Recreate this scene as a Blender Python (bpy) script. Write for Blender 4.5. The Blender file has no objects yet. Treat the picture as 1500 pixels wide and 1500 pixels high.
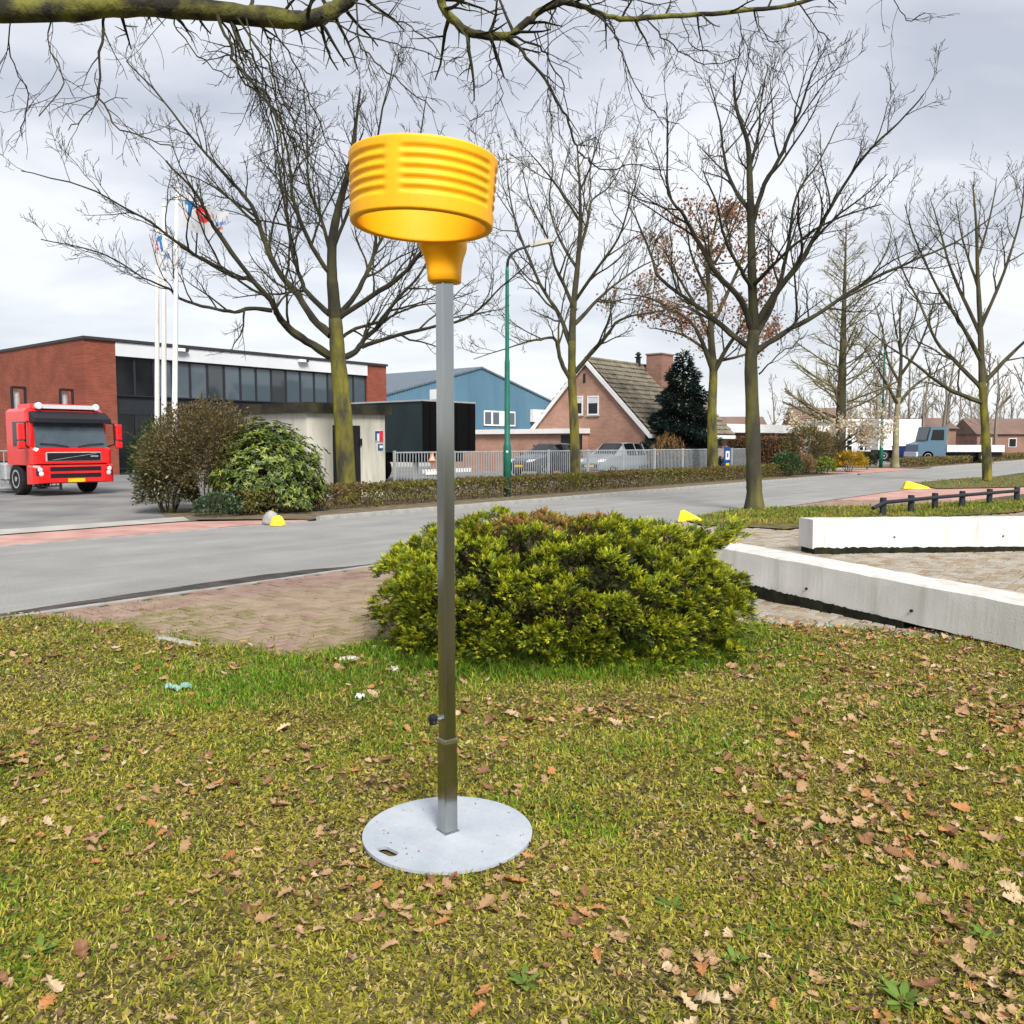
import bpy, math, random
import numpy as np
from mathutils import Vector, Matrix
random.seed(7)
rng = np.random.default_rng(7)
SC = bpy.context.scene
COL = SC.collection
R_ = math.radians

# ------------------------------------------------------------------ camera
CAM_H, F, PITCH = 1.55, 1270.0, math.atan(100 / 1270.0)
cd = bpy.data.cameras.new('camera'); cam = bpy.data.objects.new('camera', cd); COL.objects.link(cam)
cam.location = (0, 0, CAM_H); cam.rotation_euler = (math.pi / 2 - PITCH, 0, 0)
cd.sensor_width = 36; cd.lens = 36 * F / 1500; cd.clip_start = .05; cd.clip_end = 3000
SC.camera = cam

# ------------------------------------------------------------------ light
SUN_EL, SUN_AZ = R_(43), R_(163)          # azimuth clockwise from +Y: behind the camera, a little to the right
EXPOSURE = 1.92
SC.view_settings.view_transform = 'Standard'; SC.view_settings.look = 'None'
SC.view_settings.gamma = 1; SC.view_settings.exposure = EXPOSURE
SC.view_settings.use_curve_mapping = False
w = bpy.data.worlds.new('World'); SC.world = w; w.use_nodes = True
nt = w.node_tree; nt.nodes.clear()
def N(tree, typ, **kw):
    n = tree.nodes.new(typ)
    for k, v in kw.items(): setattr(n, k, v)
    return n
out = N(nt, 'ShaderNodeOutputWorld'); bg = N(nt, 'ShaderNodeBackground')
sky = N(nt, 'ShaderNodeTexSky', sky_type='NISHITA', sun_disc=False, sun_elevation=SUN_EL, sun_rotation=SUN_AZ)
tc = N(nt, 'ShaderNodeTexCoord'); sep = N(nt, 'ShaderNodeSeparateXYZ')
nt.links.new(tc.outputs['Generated'], sep.inputs[0])
zz = N(nt, 'ShaderNodeMath', operation='MAXIMUM'); zz.inputs[1].default_value = 0.0
nt.links.new(sep.outputs['Z'], zz.inputs[0])
za = N(nt, 'ShaderNodeMath', operation='ADD'); za.inputs[1].default_value = .22; nt.links.new(zz.outputs[0], za.inputs[0])
dv = N(nt, 'ShaderNodeVectorMath', operation='DIVIDE'); cb = N(nt, 'ShaderNodeCombineXYZ')
for i in range(3): nt.links.new(za.outputs[0], cb.inputs[i])
nt.links.new(tc.outputs['Generated'], dv.inputs[0]); nt.links.new(cb.outputs[0], dv.inputs[1])
n1 = N(nt, 'ShaderNodeTexNoise'); n1.inputs['Scale'].default_value = 1.15; n1.inputs['Detail'].default_value = 7
n1.inputs['Roughness'].default_value = .5; n1.inputs['Distortion'].default_value = .35
mp = N(nt, 'ShaderNodeMapping'); mp.inputs['Location'].default_value = (3.1, 1.4, 0); mp.inputs['Scale'].default_value = (1, 1.5, 1)
nt.links.new(dv.outputs[0], mp.inputs[0]); nt.links.new(mp.outputs[0], n1.inputs['Vector'])
rp = N(nt, 'ShaderNodeValToRGB')
rp.color_ramp.elements[0].position = .37; rp.color_ramp.elements[0].color = (.148, .155, .176, 1)
rp.color_ramp.elements[1].position = .64; rp.color_ramp.elements[1].color = (.256, .258, .266, 1)
e = rp.color_ramp.elements.new(.5); e.color = (.196, .202, .220, 1)
nt.links.new(n1.outputs['Fac'], rp.inputs[0])
hz = N(nt, 'ShaderNodeMapRange'); hz.inputs[1].default_value = 0; hz.inputs[2].default_value = .34; hz.inputs[3].default_value = .62; hz.inputs[4].default_value = 0
nt.links.new(zz.outputs[0], hz.inputs[0])
mh = N(nt, 'ShaderNodeMixRGB'); mh.inputs[2].default_value = (.258, .259, .263, 1)
nt.links.new(hz.outputs[0], mh.inputs[0]); nt.links.new(rp.outputs[0], mh.inputs[1])
sc_ = N(nt, 'ShaderNodeMixRGB', blend_type='MULTIPLY'); sc_.inputs[0].default_value = 1; sc_.inputs[2].default_value = (.1, .1, .1, 1)
nt.links.new(sky.outputs[0], sc_.inputs[1])
mx = N(nt, 'ShaderNodeMixRGB'); mx.inputs[0].default_value = .95          # thick cloud over the clear sky
nt.links.new(sc_.outputs[0], mx.inputs[1]); nt.links.new(mh.outputs[0], mx.inputs[2])
nt.links.new(mx.outputs[0], bg.inputs[0]); bg.inputs[1].default_value = 1.0
nt.links.new(bg.outputs[0], out.inputs[0])
sd = bpy.data.lights.new('sun', 'SUN'); sd.energy = 1.5; sd.angle = R_(20); sd.color = (1, .96, .9)
so = bpy.data.objects.new('sun', sd); COL.objects.link(so); so.location = (0, 0, 40)
sdir = Vector((math.sin(SUN_AZ) * math.cos(SUN_EL), math.cos(SUN_AZ) * math.cos(SUN_EL), math.sin(SUN_EL)))
so.rotation_euler = (-sdir).to_track_quat('-Z', 'Y').to_euler()
SC.cycles.use_denoising = True; SC.cycles.adaptive_threshold = .02
SC.cycles.max_bounces = 6; SC.cycles.diffuse_bounces = 3; SC.cycles.transparent_max_bounces = 6

# ------------------------------------------------------------------ geometry helpers
CT, ST = math.cos(PITCH), math.sin(PITCH)
def ray(px, py):
    a, b = (px - 750) / F, (750 - py) / F
    return Vector((a, CT + b * ST, -ST + b * CT))
def G(px, py, z=0.0):                       # point of the ground seen there
    d = ray(px, py); k = (z - CAM_H) / d.z
    return Vector((d.x * k, d.y * k, z))
def P(px, py, Y):                           # point at depth Y
    d = ray(px, py); k = Y / d.y
    return Vector((d.x * k, Y, CAM_H + d.z * k))
U = Vector((.634, .773, 0)); NN = Vector((-.773, .634, 0)); ZZ = Vector((0, 0, 1))   # along / across the road
U.normalize(); NN.normalize()
def RD(s, t, z=0.0): return U * s + NN * t + ZZ * z
def S_of(p): return p.dot(U)
def T_of(p): return p.dot(NN)
def PT(px, py, t):                          # point of the vertical plane at distance t across the road
    d = ray(px, py); k = t / (d.x * NN.x + d.y * NN.y)
    return Vector((d.x * k, d.y * k, CAM_H + d.z * k))

class MB:
    def __init__(self): self.v = []; self.f = []; self.m = []
    def add(self, vs, fs, m=0):
        b = len(self.v); self.v += [tuple(p) for p in vs]
        for f in fs: self.f.append(tuple(b + i for i in f)); self.m.append(m)
        return self
    def pbox(self, o, a, b, c, m=0):        # corner and three edges
        o = Vector(o); vs = [o, o + a, o + a + b, o + b, o + c, o + a + c, o + a + b + c, o + b + c]
        fl = [(0, 3, 2, 1), (4, 5, 6, 7), (0, 1, 5, 4), (1, 2, 6, 5), (2, 3, 7, 6), (3, 0, 4, 7)]
        if Vector(a).cross(Vector(b)).dot(Vector(c)) < 0: fl = [tuple(reversed(f)) for f in fl]
        return self.add(vs, fl, m)
    def box(self, x0, x1, y0, y1, z0, z1, m=0):
        return self.pbox((x0, y0, z0), Vector((x1 - x0, 0, 0)), Vector((0, y1 - y0, 0)), Vector((0, 0, z1 - z0)), m)
    def rbox(self, s0, s1, t0, t1, z0, z1, m=0):   # aligned with the road
        return self.pbox(RD(s0, t0, z0), U * (s1 - s0), NN * (t1 - t0), ZZ * (z1 - z0), m)
    def bbox(self, x0, x1, y0, y1, z0, z1, b=.02, m=0):   # chamfered box
        vs = []; idx = {}
        for i, x in enumerate((x0, x1)):
            for j, y in enumerate((y0, y1)):
                for k, z in enumerate((z0, z1)):
                    sx, sy, sz = (b if i == 0 else -b), (b if j == 0 else -b), (b if k == 0 else -b)
                    idx[i, j, k, 0] = len(vs); vs.append((x, y + sy, z + sz))
                    idx[i, j, k, 1] = len(vs); vs.append((x + sx, y, z + sz))
                    idx[i, j, k, 2] = len(vs); vs.append((x + sx, y + sy, z))
        fs = []
        for i in (0, 1):
            fs.append([idx[i, 0, 0, 0], idx[i, 1, 0, 0], idx[i, 1, 1, 0], idx[i, 0, 1, 0]][::1 if i else -1])
            fs.append([idx[0, i, 0, 1], idx[0, i, 1, 1], idx[1, i, 1, 1], idx[1, i, 0, 1]][::1 if i else -1])
            fs.append([idx[0, 0, i, 2], idx[1, 0, i, 2], idx[1, 1, i, 2], idx[0, 1, i, 2]][::1 if i else -1])
        for i in (0, 1):
            for j in (0, 1):
                s = 1 if i == j else -1
                fs.append([idx[i, j, 0, 0], idx[i, j, 1, 0], idx[i, j, 1, 1], idx[i, j, 0, 1]][::-s])
                fs.append([idx[i, 0, j, 0], idx[i, 1, j, 0], idx[i, 1, j, 2], idx[i, 0, j, 2]][::s])
                fs.append([idx[0, i, j, 1], idx[1, i, j, 1], idx[1, i, j, 2], idx[0, i, j, 2]][::-s])
                for k in (0, 1):
                    q = [idx[i, j, k, 0], idx[i, j, k, 1], idx[i, j, k, 2]]
                    fs.append(q if (i + j + k) % 2 else q[::-1])
        return self.add(vs, fs, m)
    def tube(self, pts, rad, n=6, cap=True, m=0):
        pts = [Vector(p) for p in pts]; k = len(pts)
        if not hasattr(rad, '__len__'): rad = [rad] * k
        vs = []; prev = None
        for i, p in enumerate(pts):
            t = (pts[min(i + 1, k - 1)] - pts[max(i - 1, 0)])
            if t.length < 1e-9: t = Vector((0, 0, 1))
            t.normalize()
            if prev is None:
                a = t.cross(Vector((0, 0, 1)) if abs(t.z) < .9 else Vector((1, 0, 0)))
            else: a = prev - t * prev.dot(t)
            if a.length < 1e-6: a = t.orthogonal()
            a.normalize(); prev = a; b = t.cross(a)
            for j in range(n):
                an = 2 * math.pi * j / n
                vs.append(p + (a * math.cos(an) + b * math.sin(an)) * rad[i])
        fs = []
        for i in range(k - 1):
            for j in range(n):
                fs.append((i * n + j, i * n + (j + 1) % n, (i + 1) * n + (j + 1) % n, (i + 1) * n + j))
        if cap:
            fs.append(tuple(range(n))[::-1]); fs.append(tuple((k - 1) * n + j for j in range(n)))
        return self.add(vs, fs, m)
    def lathe(self, prof, c=(0, 0, 0), n=24, axis='z', m=0, cap=True):
        c = Vector(c); vs = []
        for r, h in prof:
            for j in range(n):
                a = 2 * math.pi * j / n; x, y = r * math.cos(a), r * math.sin(a)
                vs.append(c + (Vector((x, y, h)) if axis == 'z' else Vector((x, h, -y)) if axis == 'y' else Vector((h, x, y))))
        k = len(prof); fs = []
        for i in range(k - 1):
            for j in range(n):
                fs.append((i * n + j, i * n + (j + 1) % n, (i + 1) * n + (j + 1) % n, (i + 1) * n + j))
        if cap:
            fs.append(tuple(range(n))[::-1]); fs.append(tuple((k - 1) * n + j for j in range(n)))
        return self.add(vs, fs, m)
    def prism(self, pts, d, m=0):           # polygon swept by vector d
        pts = [Vector(p) for p in pts]; d = Vector(d); k = len(pts)
        nrm = sum(((pts[i].cross(pts[(i + 1) % k])) for i in range(k)), Vector())
        if nrm.dot(d) > 0: pts = pts[::-1]
        vs = pts + [p + d for p in pts]
        fs = [tuple(range(k)), tuple(range(2 * k - 1, k - 1, -1))]
        for i in range(k):
            j = (i + 1) % k; fs.append((j, i, k + i, k + j))
        return self.add(vs, fs, m)
    def build(self, name, mats, parent=None, smooth=False, local=False, origin=None):
        if not isinstance(mats, (list, tuple)): mats = [mats]
        o3 = Vector((0, 0, 0))
        if not local:
            if parent is not None: o3 = worigin(parent)
            elif origin is not None: o3 = Vector(origin)
        me = bpy.data.meshes.new(name)
        me.from_pydata([(p[0] - o3[0], p[1] - o3[1], p[2] - o3[2]) for p in self.v], [], self.f)
        for mt in mats: me.materials.append(mt)
        if len(mats) > 1: me.polygons.foreach_set('material_index', self.m)
        if smooth: me.polygons.foreach_set('use_smooth', [True] * len(me.polygons))
        me.update()
        return link(name, me, parent, o3 if (parent is None and not local) else (0, 0, 0))
def worigin(o):
    p = Vector((0, 0, 0))
    while o is not None: p += o.location; o = o.parent
    return p
def link(name, me, parent=None, loc=(0, 0, 0)):
    o = bpy.data.objects.new(name, me); COL.objects.link(o); o.location = loc
    if parent is not None: o.parent = parent
    return o
def tag(o, label=None, cat=None, group=None, kind=None):
    if label: o['label'] = label
    if cat: o['category'] = cat
    if group: o['group'] = group
    if kind: o['kind'] = kind
    return o
def thing(name, label, cat, loc=(0, 0, 0), rz=0, group=None):
    o = bpy.data.objects.new(name, None); COL.objects.link(o); o.location = loc; o.rotation_euler = (0, 0, rz)
    o.empty_display_size = .2
    return tag(o, label, cat, group)
def np_mesh(name, V, T, col=None, mat=None, parent=None, origin=None, smooth=False, mats=None):
    V = np.asarray(V, dtype=np.float32).reshape(-1, 3); T = np.asarray(T, dtype=np.int32).reshape(-1, 3)
    o3 = worigin(parent) if parent is not None else Vector(origin or (0, 0, 0))
    V = V - np.array(o3, dtype=np.float32)
    me = bpy.data.meshes.new(name)
    me.vertices.add(len(V)); me.vertices.foreach_set('co', V.ravel())
    me.loops.add(T.size); me.loops.foreach_set('vertex_index', T.ravel())
    me.polygons.add(len(T)); me.polygons.foreach_set('loop_start', np.arange(0, T.size, 3, dtype=np.int32))
    me.polygons.foreach_set('loop_total', np.full(len(T), 3, dtype=np.int32))
    me.update(calc_edges=True)
    if col is not None:
        a = me.color_attributes.new('Col', 'FLOAT_COLOR', 'POINT')
        c4 = np.ones((len(V), 4), dtype=np.float32); c4[:, :3] = col; a.data.foreach_set('color', c4.ravel())
    if smooth: me.polygons.foreach_set('use_smooth', np.ones(len(T), dtype=bool))
    if mat: me.materials.append(mat)
    return link(name, me, parent, (0, 0, 0) if parent is not None else o3)
def scatter(tv, tf, Rm, pos, col, shade=None):
    """copies of a small template joined to arrays; shade: per template-vertex colour factor"""
    tv = np.asarray(tv, float); tf = np.asarray(tf); n, k = len(pos), len(tv)
    V = np.einsum('nij,kj->nki', Rm, tv) + pos[:, None, :]
    T = (tf[None] + (np.arange(n) * k)[:, None, None]).reshape(-1, 3)
    C = np.repeat(col[:, None, :], k, 1)
    if shade is not None: C = C * np.asarray(shade)[None, :, None]
    return V.reshape(-1, 3), T, C.reshape(-1, 3)
def basis(d, up, sx, sy, sz, roll=None):
    """columns: side*sx, d*sy, normal*sz"""
    d = d / np.linalg.norm(d, axis=1, keepdims=True)
    s = np.cross(d, up); s /= np.linalg.norm(s, axis=1, keepdims=True) + 1e-9
    nn = np.cross(s, d)
    if roll is not None:
        c, q = np.cos(roll)[:, None], np.sin(roll)[:, None]
        s, nn = s * c + nn * q, nn * c - s * q
    f = lambda q: np.broadcast_to(np.asarray(q, float).reshape(-1, 1), (len(d), 1))
    return np.stack([s * f(sx), d * f(sy), nn * f(sz)], axis=2)
def unit(a): return a / (np.linalg.norm(a, axis=-1, keepdims=True) + 1e-9)
_tab = rng.random((64, 64))
def vnoise(x, y):
    x = np.asarray(x, float); y = np.asarray(y, float)
    xi, yi = np.floor(x).astype(int), np.floor(y).astype(int); fx, fy = x - xi, y - yi
    fx, fy = fx * fx * (3 - 2 * fx), fy * fy * (3 - 2 * fy)
    g = lambda i, j: _tab[(xi + i) % 64, (yi + j) % 64]
    return (g(0, 0) * (1 - fx) + g(1, 0) * fx) * (1 - fy) + (g(0, 1) * (1 - fx) + g(1, 1) * fx) * fy
def fbm(x, y): return .55 * vnoise(x, y) + .3 * vnoise(2.1 * x + 7, 2.1 * y + 3) + .15 * vnoise(4.3 * x, 4.3 * y + 11)
def join(parts):
    V, T, C, b = [], [], [], 0
    for v, t, c in parts: V.append(v); T.append(t + b); C.append(c); b += len(v)
    return np.concatenate(V), np.concatenate(T), np.concatenate(C)

# ------------------------------------------------------------------ materials
def mat(name, col, rough=.8, var=.18, scale=6, bump=0.0, bscale=None, metal=0, col2=None, lo=.35, hi=.65, spec=.3, detail=6, stretch=None, coat=0):
    m = bpy.data.materials.new(name); m.use_nodes = True; t = m.node_tree
    b = t.nodes['Principled BSDF']; b.inputs['Roughness'].default_value = rough; b.inputs['Metallic'].default_value = metal
    b.inputs['Specular IOR Level'].default_value = spec; b.inputs['Coat Weight'].default_value = coat
    c1 = tuple(c * (1 - var) for c in col); c2 = tuple(min(1, c * (1 + var)) for c in col) if col2 is None else col2
    if var == 0 and col2 is None and not bump:
        b.inputs['Base Color'].default_value = (*col, 1); return m
    tcn = N(t, 'ShaderNodeTexCoord'); src = tcn.outputs['Object']
    if stretch:
        mpn = N(t, 'ShaderNodeMapping'); mpn.inputs['Scale'].default_value = stretch; t.links.new(src, mpn.inputs[0]); src = mpn.outputs[0]
    nz = N(t, 'ShaderNodeTexNoise'); nz.inputs['Scale'].default_value = scale; nz.inputs['Detail'].default_value = detail
    t.links.new(src, nz.inputs['Vector'])
    r = N(t, 'ShaderNodeValToRGB'); r.color_ramp.elements[0].position = lo; r.color_ramp.elements[1].position = hi
    r.color_ramp.elements[0].color = (*(c1 if col2 is None else col), 1); r.color_ramp.elements[1].color = (*c2, 1)
    t.links.new(nz.outputs['Fac'], r.inputs[0]); t.links.new(r.outputs[0], b.inputs['Base Color'])
    if bump:
        n2 = N(t, 'ShaderNodeTexNoise'); n2.inputs['Scale'].default_value = bscale or scale * 4; n2.inputs['Detail'].default_value = 5
        t.links.new(src, n2.inputs['Vector'])
        bp = N(t, 'ShaderNodeBump'); bp.inputs['Strength'].default_value = bump; bp.inputs['Distance'].default_value = .02
        t.links.new(n2.outputs['Fac'], bp.inputs['Height']); t.links.new(bp.outputs[0], b.inputs['Normal'])
    return m
def leafmat(name, rough=.6, trans=.25, spec=.25):
    m = bpy.data.materials.new(name); m.use_nodes = True; t = m.node_tree; b = t.nodes['Principled BSDF']
    b.inputs['Roughness'].default_value = rough; b.inputs['Specular IOR Level'].default_value = spec
    at = N(t, 'ShaderNodeAttribute', attribute_name='Col'); t.links.new(at.outputs['Color'], b.inputs['Base Color'])
    if trans:
        tr = N(t, 'ShaderNodeBsdfTranslucent'); ms = N(t, 'ShaderNodeMixShader'); ms.inputs[0].default_value = trans
        t.links.new(at.outputs['Color'], tr.inputs[0]); t.links.new(b.outputs[0], ms.inputs[1]); t.links.new(tr.outputs[0], ms.inputs[2])
        t.links.new(ms.outputs[0], t.nodes['Material Output'].inputs[0])
    return m
def brickmat(name, axis, c1, c2, mortar, bw=.22, bh=.065, msize=.01, rough=.85, soft=.1):
    m = bpy.data.materials.new(name); m.use_nodes = True; t = m.node_tree; b = t.nodes['Principled BSDF']; b.inputs['Roughness'].default_value = rough
    b.inputs['Specular IOR Level'].default_value = .2
    ge = N(t, 'ShaderNodeNewGeometry'); dt = N(t, 'ShaderNodeVectorMath', operation='DOT_PRODUCT'); dt.inputs[1].default_value = axis
    sp = N(t, 'ShaderNodeSeparateXYZ'); cb = N(t, 'ShaderNodeCombineXYZ')
    t.links.new(ge.outputs['Position'], dt.inputs[0]); t.links.new(ge.outputs['Position'], sp.inputs[0])
    t.links.new(dt.outputs['Value'], cb.inputs[0]); t.links.new(sp.outputs['Z'], cb.inputs[1])
    bt = N(t, 'ShaderNodeTexBrick'); bt.inputs['Scale'].default_value = 1; bt.inputs['Brick Width'].default_value = bw
    bt.inputs['Row Height'].default_value = bh; bt.inputs['Mortar Size'].default_value = msize; bt.inputs['Mortar Smooth'].default_value = .2
    bt.inputs['Color1'].default_value = (*c1, 1); bt.inputs['Color2'].default_value = (*c2, 1); bt.inputs['Mortar'].default_value = (*mortar, 1)
    t.links.new(cb.outputs[0], bt.inputs['Vector'])
    nz = N(t, 'ShaderNodeTexNoise'); nz.inputs['Scale'].default_value = .9; nz.inputs['Detail'].default_value = 5; t.links.new(cb.outputs[0], nz.inputs['Vector'])
    mr = N(t, 'ShaderNodeMapRange'); mr.inputs[1].default_value = .3; mr.inputs[2].default_value = .7; mr.inputs[3].default_value = .8; mr.inputs[4].default_value = 1.15
    t.links.new(nz.outputs['Fac'], mr.inputs[0])
    mu = N(t, 'ShaderNodeVectorMath', operation='SCALE'); t.links.new(bt.outputs['Color'], mu.inputs[0]); t.links.new(mr.outputs[0], mu.inputs['Scale'])
    t.links.new(mu.outputs[0], b.inputs['Base Color'])
    return m
M = {}
M['soil'] = mat('soil', (.10, .075, .05), .95, col2=(.17, .14, .08), scale=3, bump=.4)
M['lawn_soil'] = mat('lawn_soil', (.055, .052, .016), .95, col2=(.16, .125, .045), scale=5, bump=.6, bscale=60)
M['field'] = mat('field', (.10, .11, .05), .95, col2=(.17, .15, .09), scale=.08)
M['asphalt'] = mat('asphalt', (.205, .203, .193), .9, col2=(.285, .28, .265), scale=1.1, bump=.3, bscale=90, detail=12, lo=.2, hi=.8)
def wear(m, rot, stretch, amt, grain, gscale=38):       # tyre-polished lanes along the road and visible aggregate
    t = m.node_tree; b = t.nodes['Principled BSDF']; src = b.inputs['Base Color'].links[0].from_socket; tcn = N(t, 'ShaderNodeTexCoord'); mpn = N(t, 'ShaderNodeMapping'); mpn.inputs['Rotation'].default_value = (0, 0, rot); m2 = N(t, 'ShaderNodeMapping'); m2.inputs['Scale'].default_value = stretch
    t.links.new(tcn.outputs['Object'], mpn.inputs[0]); t.links.new(mpn.outputs[0], m2.inputs[0]); last = src
    for vec, sc, am in ((m2.outputs[0], 1.0, amt), (tcn.outputs['Object'], gscale, grain)):
        nz = N(t, 'ShaderNodeTexNoise'); nz.inputs['Scale'].default_value = sc; nz.inputs['Detail'].default_value = 6; nz.inputs['Roughness'].default_value = .65; t.links.new(vec, nz.inputs['Vector']); mr = N(t, 'ShaderNodeMapRange'); mr.inputs[1].default_value = .3; mr.inputs[2].default_value = .7; mr.inputs[3].default_value = 1 - am; mr.inputs[4].default_value = 1 + am; t.links.new(nz.outputs['Fac'], mr.inputs[0])
        mu = N(t, 'ShaderNodeVectorMath', operation='SCALE'); t.links.new(last, mu.inputs[0]); t.links.new(mr.outputs[0], mu.inputs['Scale']); last = mu.outputs[0]
    t.links.new(last, b.inputs['Base Color'])
wear(M['asphalt'], -R_(50.6), (.10, 1.6, 1), .13, .16)
M['yard'] = mat('yard_asphalt', (.13, .13, .13), .9, col2=(.22, .215, .205), scale=.6, bump=.2, bscale=90)
M['gutter'] = mat('gutter', (.012, .012, .010), .6, col2=(.07, .052, .04), scale=4)
M['pink'] = mat('pink_paving', (.36, .185, .155), .9, col2=(.47, .29, .25), scale=1.6, bump=.2)
M['slab'] = mat('slab', (.30, .29, .26), .9, col2=(.40, .385, .35), scale=1.5, bump=.2)
M['kerb'] = mat('kerb_stone', (.26, .255, .24), .9, col2=(.38, .37, .35), scale=4, bump=.3)
M['brickA'] = mat('paving_brick_red', (.215, .14, .108), .9, col2=(.30, .215, .17), scale=3.5, bump=.4, bscale=80)
M['brickB'] = mat('paving_brick_brown', (.215, .155, .105), .9, col2=(.30, .235, .16), scale=3.5, bump=.4, bscale=80)
M['brickC'] = mat('paving_brick_mossy', (.155, .135, .055), .95, col2=(.25, .20, .115), scale=7, bump=.5, bscale=80)
M['brickD'] = mat('paving_brick_grey', (.25, .22, .175), .9, col2=(.36, .32, .265), scale=3.5, bump=.4, bscale=80)
M['joint'] = mat('paving_joint', (.045, .04, .022), .95, col2=(.085, .08, .032), scale=9, bump=.3)
M['white_conc'] = mat('white_concrete', (.57, .565, .54), .85, col2=(.68, .675, .655), scale=2.2, bump=.12, bscale=55)
def dirty_top(m, col, amt=.75):                     # grime settled on level faces
    t = m.node_tree; b = t.nodes['Principled BSDF']; src = b.inputs['Base Color'].links[0].from_socket
    ge = N(t, 'ShaderNodeNewGeometry'); sp = N(t, 'ShaderNodeSeparateXYZ'); t.links.new(ge.outputs['True Normal'], sp.inputs[0])
    mr = N(t, 'ShaderNodeMapRange'); mr.inputs[1].default_value = .5; mr.inputs[2].default_value = .95; mr.inputs[4].default_value = amt; t.links.new(sp.outputs['Z'], mr.inputs[0])
    nz = N(t, 'ShaderNodeTexNoise'); nz.inputs['Scale'].default_value = 7; nz.inputs['Detail'].default_value = 6; mu = N(t, 'ShaderNodeMath', operation='MULTIPLY')
    tc_ = N(t, 'ShaderNodeTexCoord'); t.links.new(tc_.outputs['Object'], nz.inputs['Vector']); m2 = N(t, 'ShaderNodeMapRange'); m2.inputs[1].default_value = .35; m2.inputs[2].default_value = .6; t.links.new(nz.outputs['Fac'], m2.inputs[0])
    t.links.new(mr.outputs[0], mu.inputs[0]); t.links.new(m2.outputs[0], mu.inputs[1])
    mx_ = N(t, 'ShaderNodeMixRGB'); mx_.inputs[2].default_value = (*col, 1); t.links.new(mu.outputs[0], mx_.inputs[0]); t.links.new(src, mx_.inputs[1]); t.links.new(mx_.outputs[0], b.inputs['Base Color'])
dirty_top(M['white_conc'], (.36, .31, .24), .5)
def stains(m, col, amt):                              # run-off streaks and green algae on upright faces
    t = m.node_tree; b = t.nodes['Principled BSDF']; src = b.inputs['Base Color'].links[0].from_socket; tcn = N(t, 'ShaderNodeTexCoord'); mpn = N(t, 'ShaderNodeMapping'); mpn.inputs['Scale'].default_value = (7, 7, .9); t.links.new(tcn.outputs['Object'], mpn.inputs[0])
    nz = N(t, 'ShaderNodeTexNoise'); nz.inputs['Scale'].default_value = 1.3; nz.inputs['Detail'].default_value = 7; t.links.new(mpn.outputs[0], nz.inputs['Vector']); mr = N(t, 'ShaderNodeMapRange'); mr.inputs[1].default_value = .5; mr.inputs[2].default_value = .78; mr.inputs[4].default_value = amt; t.links.new(nz.outputs['Fac'], mr.inputs[0])
    mx_ = N(t, 'ShaderNodeMixRGB'); mx_.inputs[2].default_value = (*col, 1); t.links.new(mr.outputs[0], mx_.inputs[0]); t.links.new(src, mx_.inputs[1]); t.links.new(mx_.outputs[0], b.inputs['Base Color'])
stains(M['white_conc'], (.30, .29, .21), .42)
M['block_moss_shade'] = mat('moss_and_gap_shade', (.006, .006, .004), .95, col2=(.02, .022, .01), scale=9, bump=.5)  # moss tone darkened to carry the shadow of the gap
M['yellow_paint'] = mat('yellow_paint', (.80, .56, .01), .6, col2=(.72, .60, .05), scale=6, bump=.2)
M['korf'] = mat('yellow_plastic', (.90, .425, .002), .55, var=.03, scale=9, bump=.06, bscale=260, spec=.4)
M['zinc'] = mat('zinc', (.36, .375, .37), .16, var=.16, scale=9, metal=1, stretch=(1, 1, .12))
M['plate'] = mat('zinc_plate', (.33, .365, .405), .55, col2=(.40, .425, .46), scale=5, spec=.3, bump=.05, bscale=90)
wear(M['plate'], .6, (1.5, 9, 1), .07, .06, 60); wear(M['korf'], .3, (2, 2, 5), .05, .02, 50)
M['black_plastic'] = mat('black_plastic', (.012, .012, .016), .45, var=0)
M['steel'] = mat('bolt_steel', (.62, .63, .65), .25, var=0, metal=1)
M['leaf'] = leafmat('leaf', .6, .3)
M['gloss_leaf'] = leafmat('glossy_leaf', .38, .15, .5)
M['grass'] = leafmat('grass_blade', .6, .35, .2)
M['bark'] = mat('bark', (.019, .017, .013), .95, col2=(.050, .048, .020), scale=2.5, bump=.5, bscale=14, lo=.4, hi=.7, stretch=(1, 1, .4))
M['bark_moss'] = mat('bark_algae', (.045, .042, .026), .95, col2=(.20, .18, .02), scale=3.2, bump=1.0, bscale=22, lo=.38, hi=.64, stretch=(1, 1, .35), detail=9)
M['bark_grey'] = mat('bark_grey', (.036, .031, .023), .95, col2=(.078, .072, .032), scale=2.5, bump=.8, bscale=14, stretch=(1, 1, .3))
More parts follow.
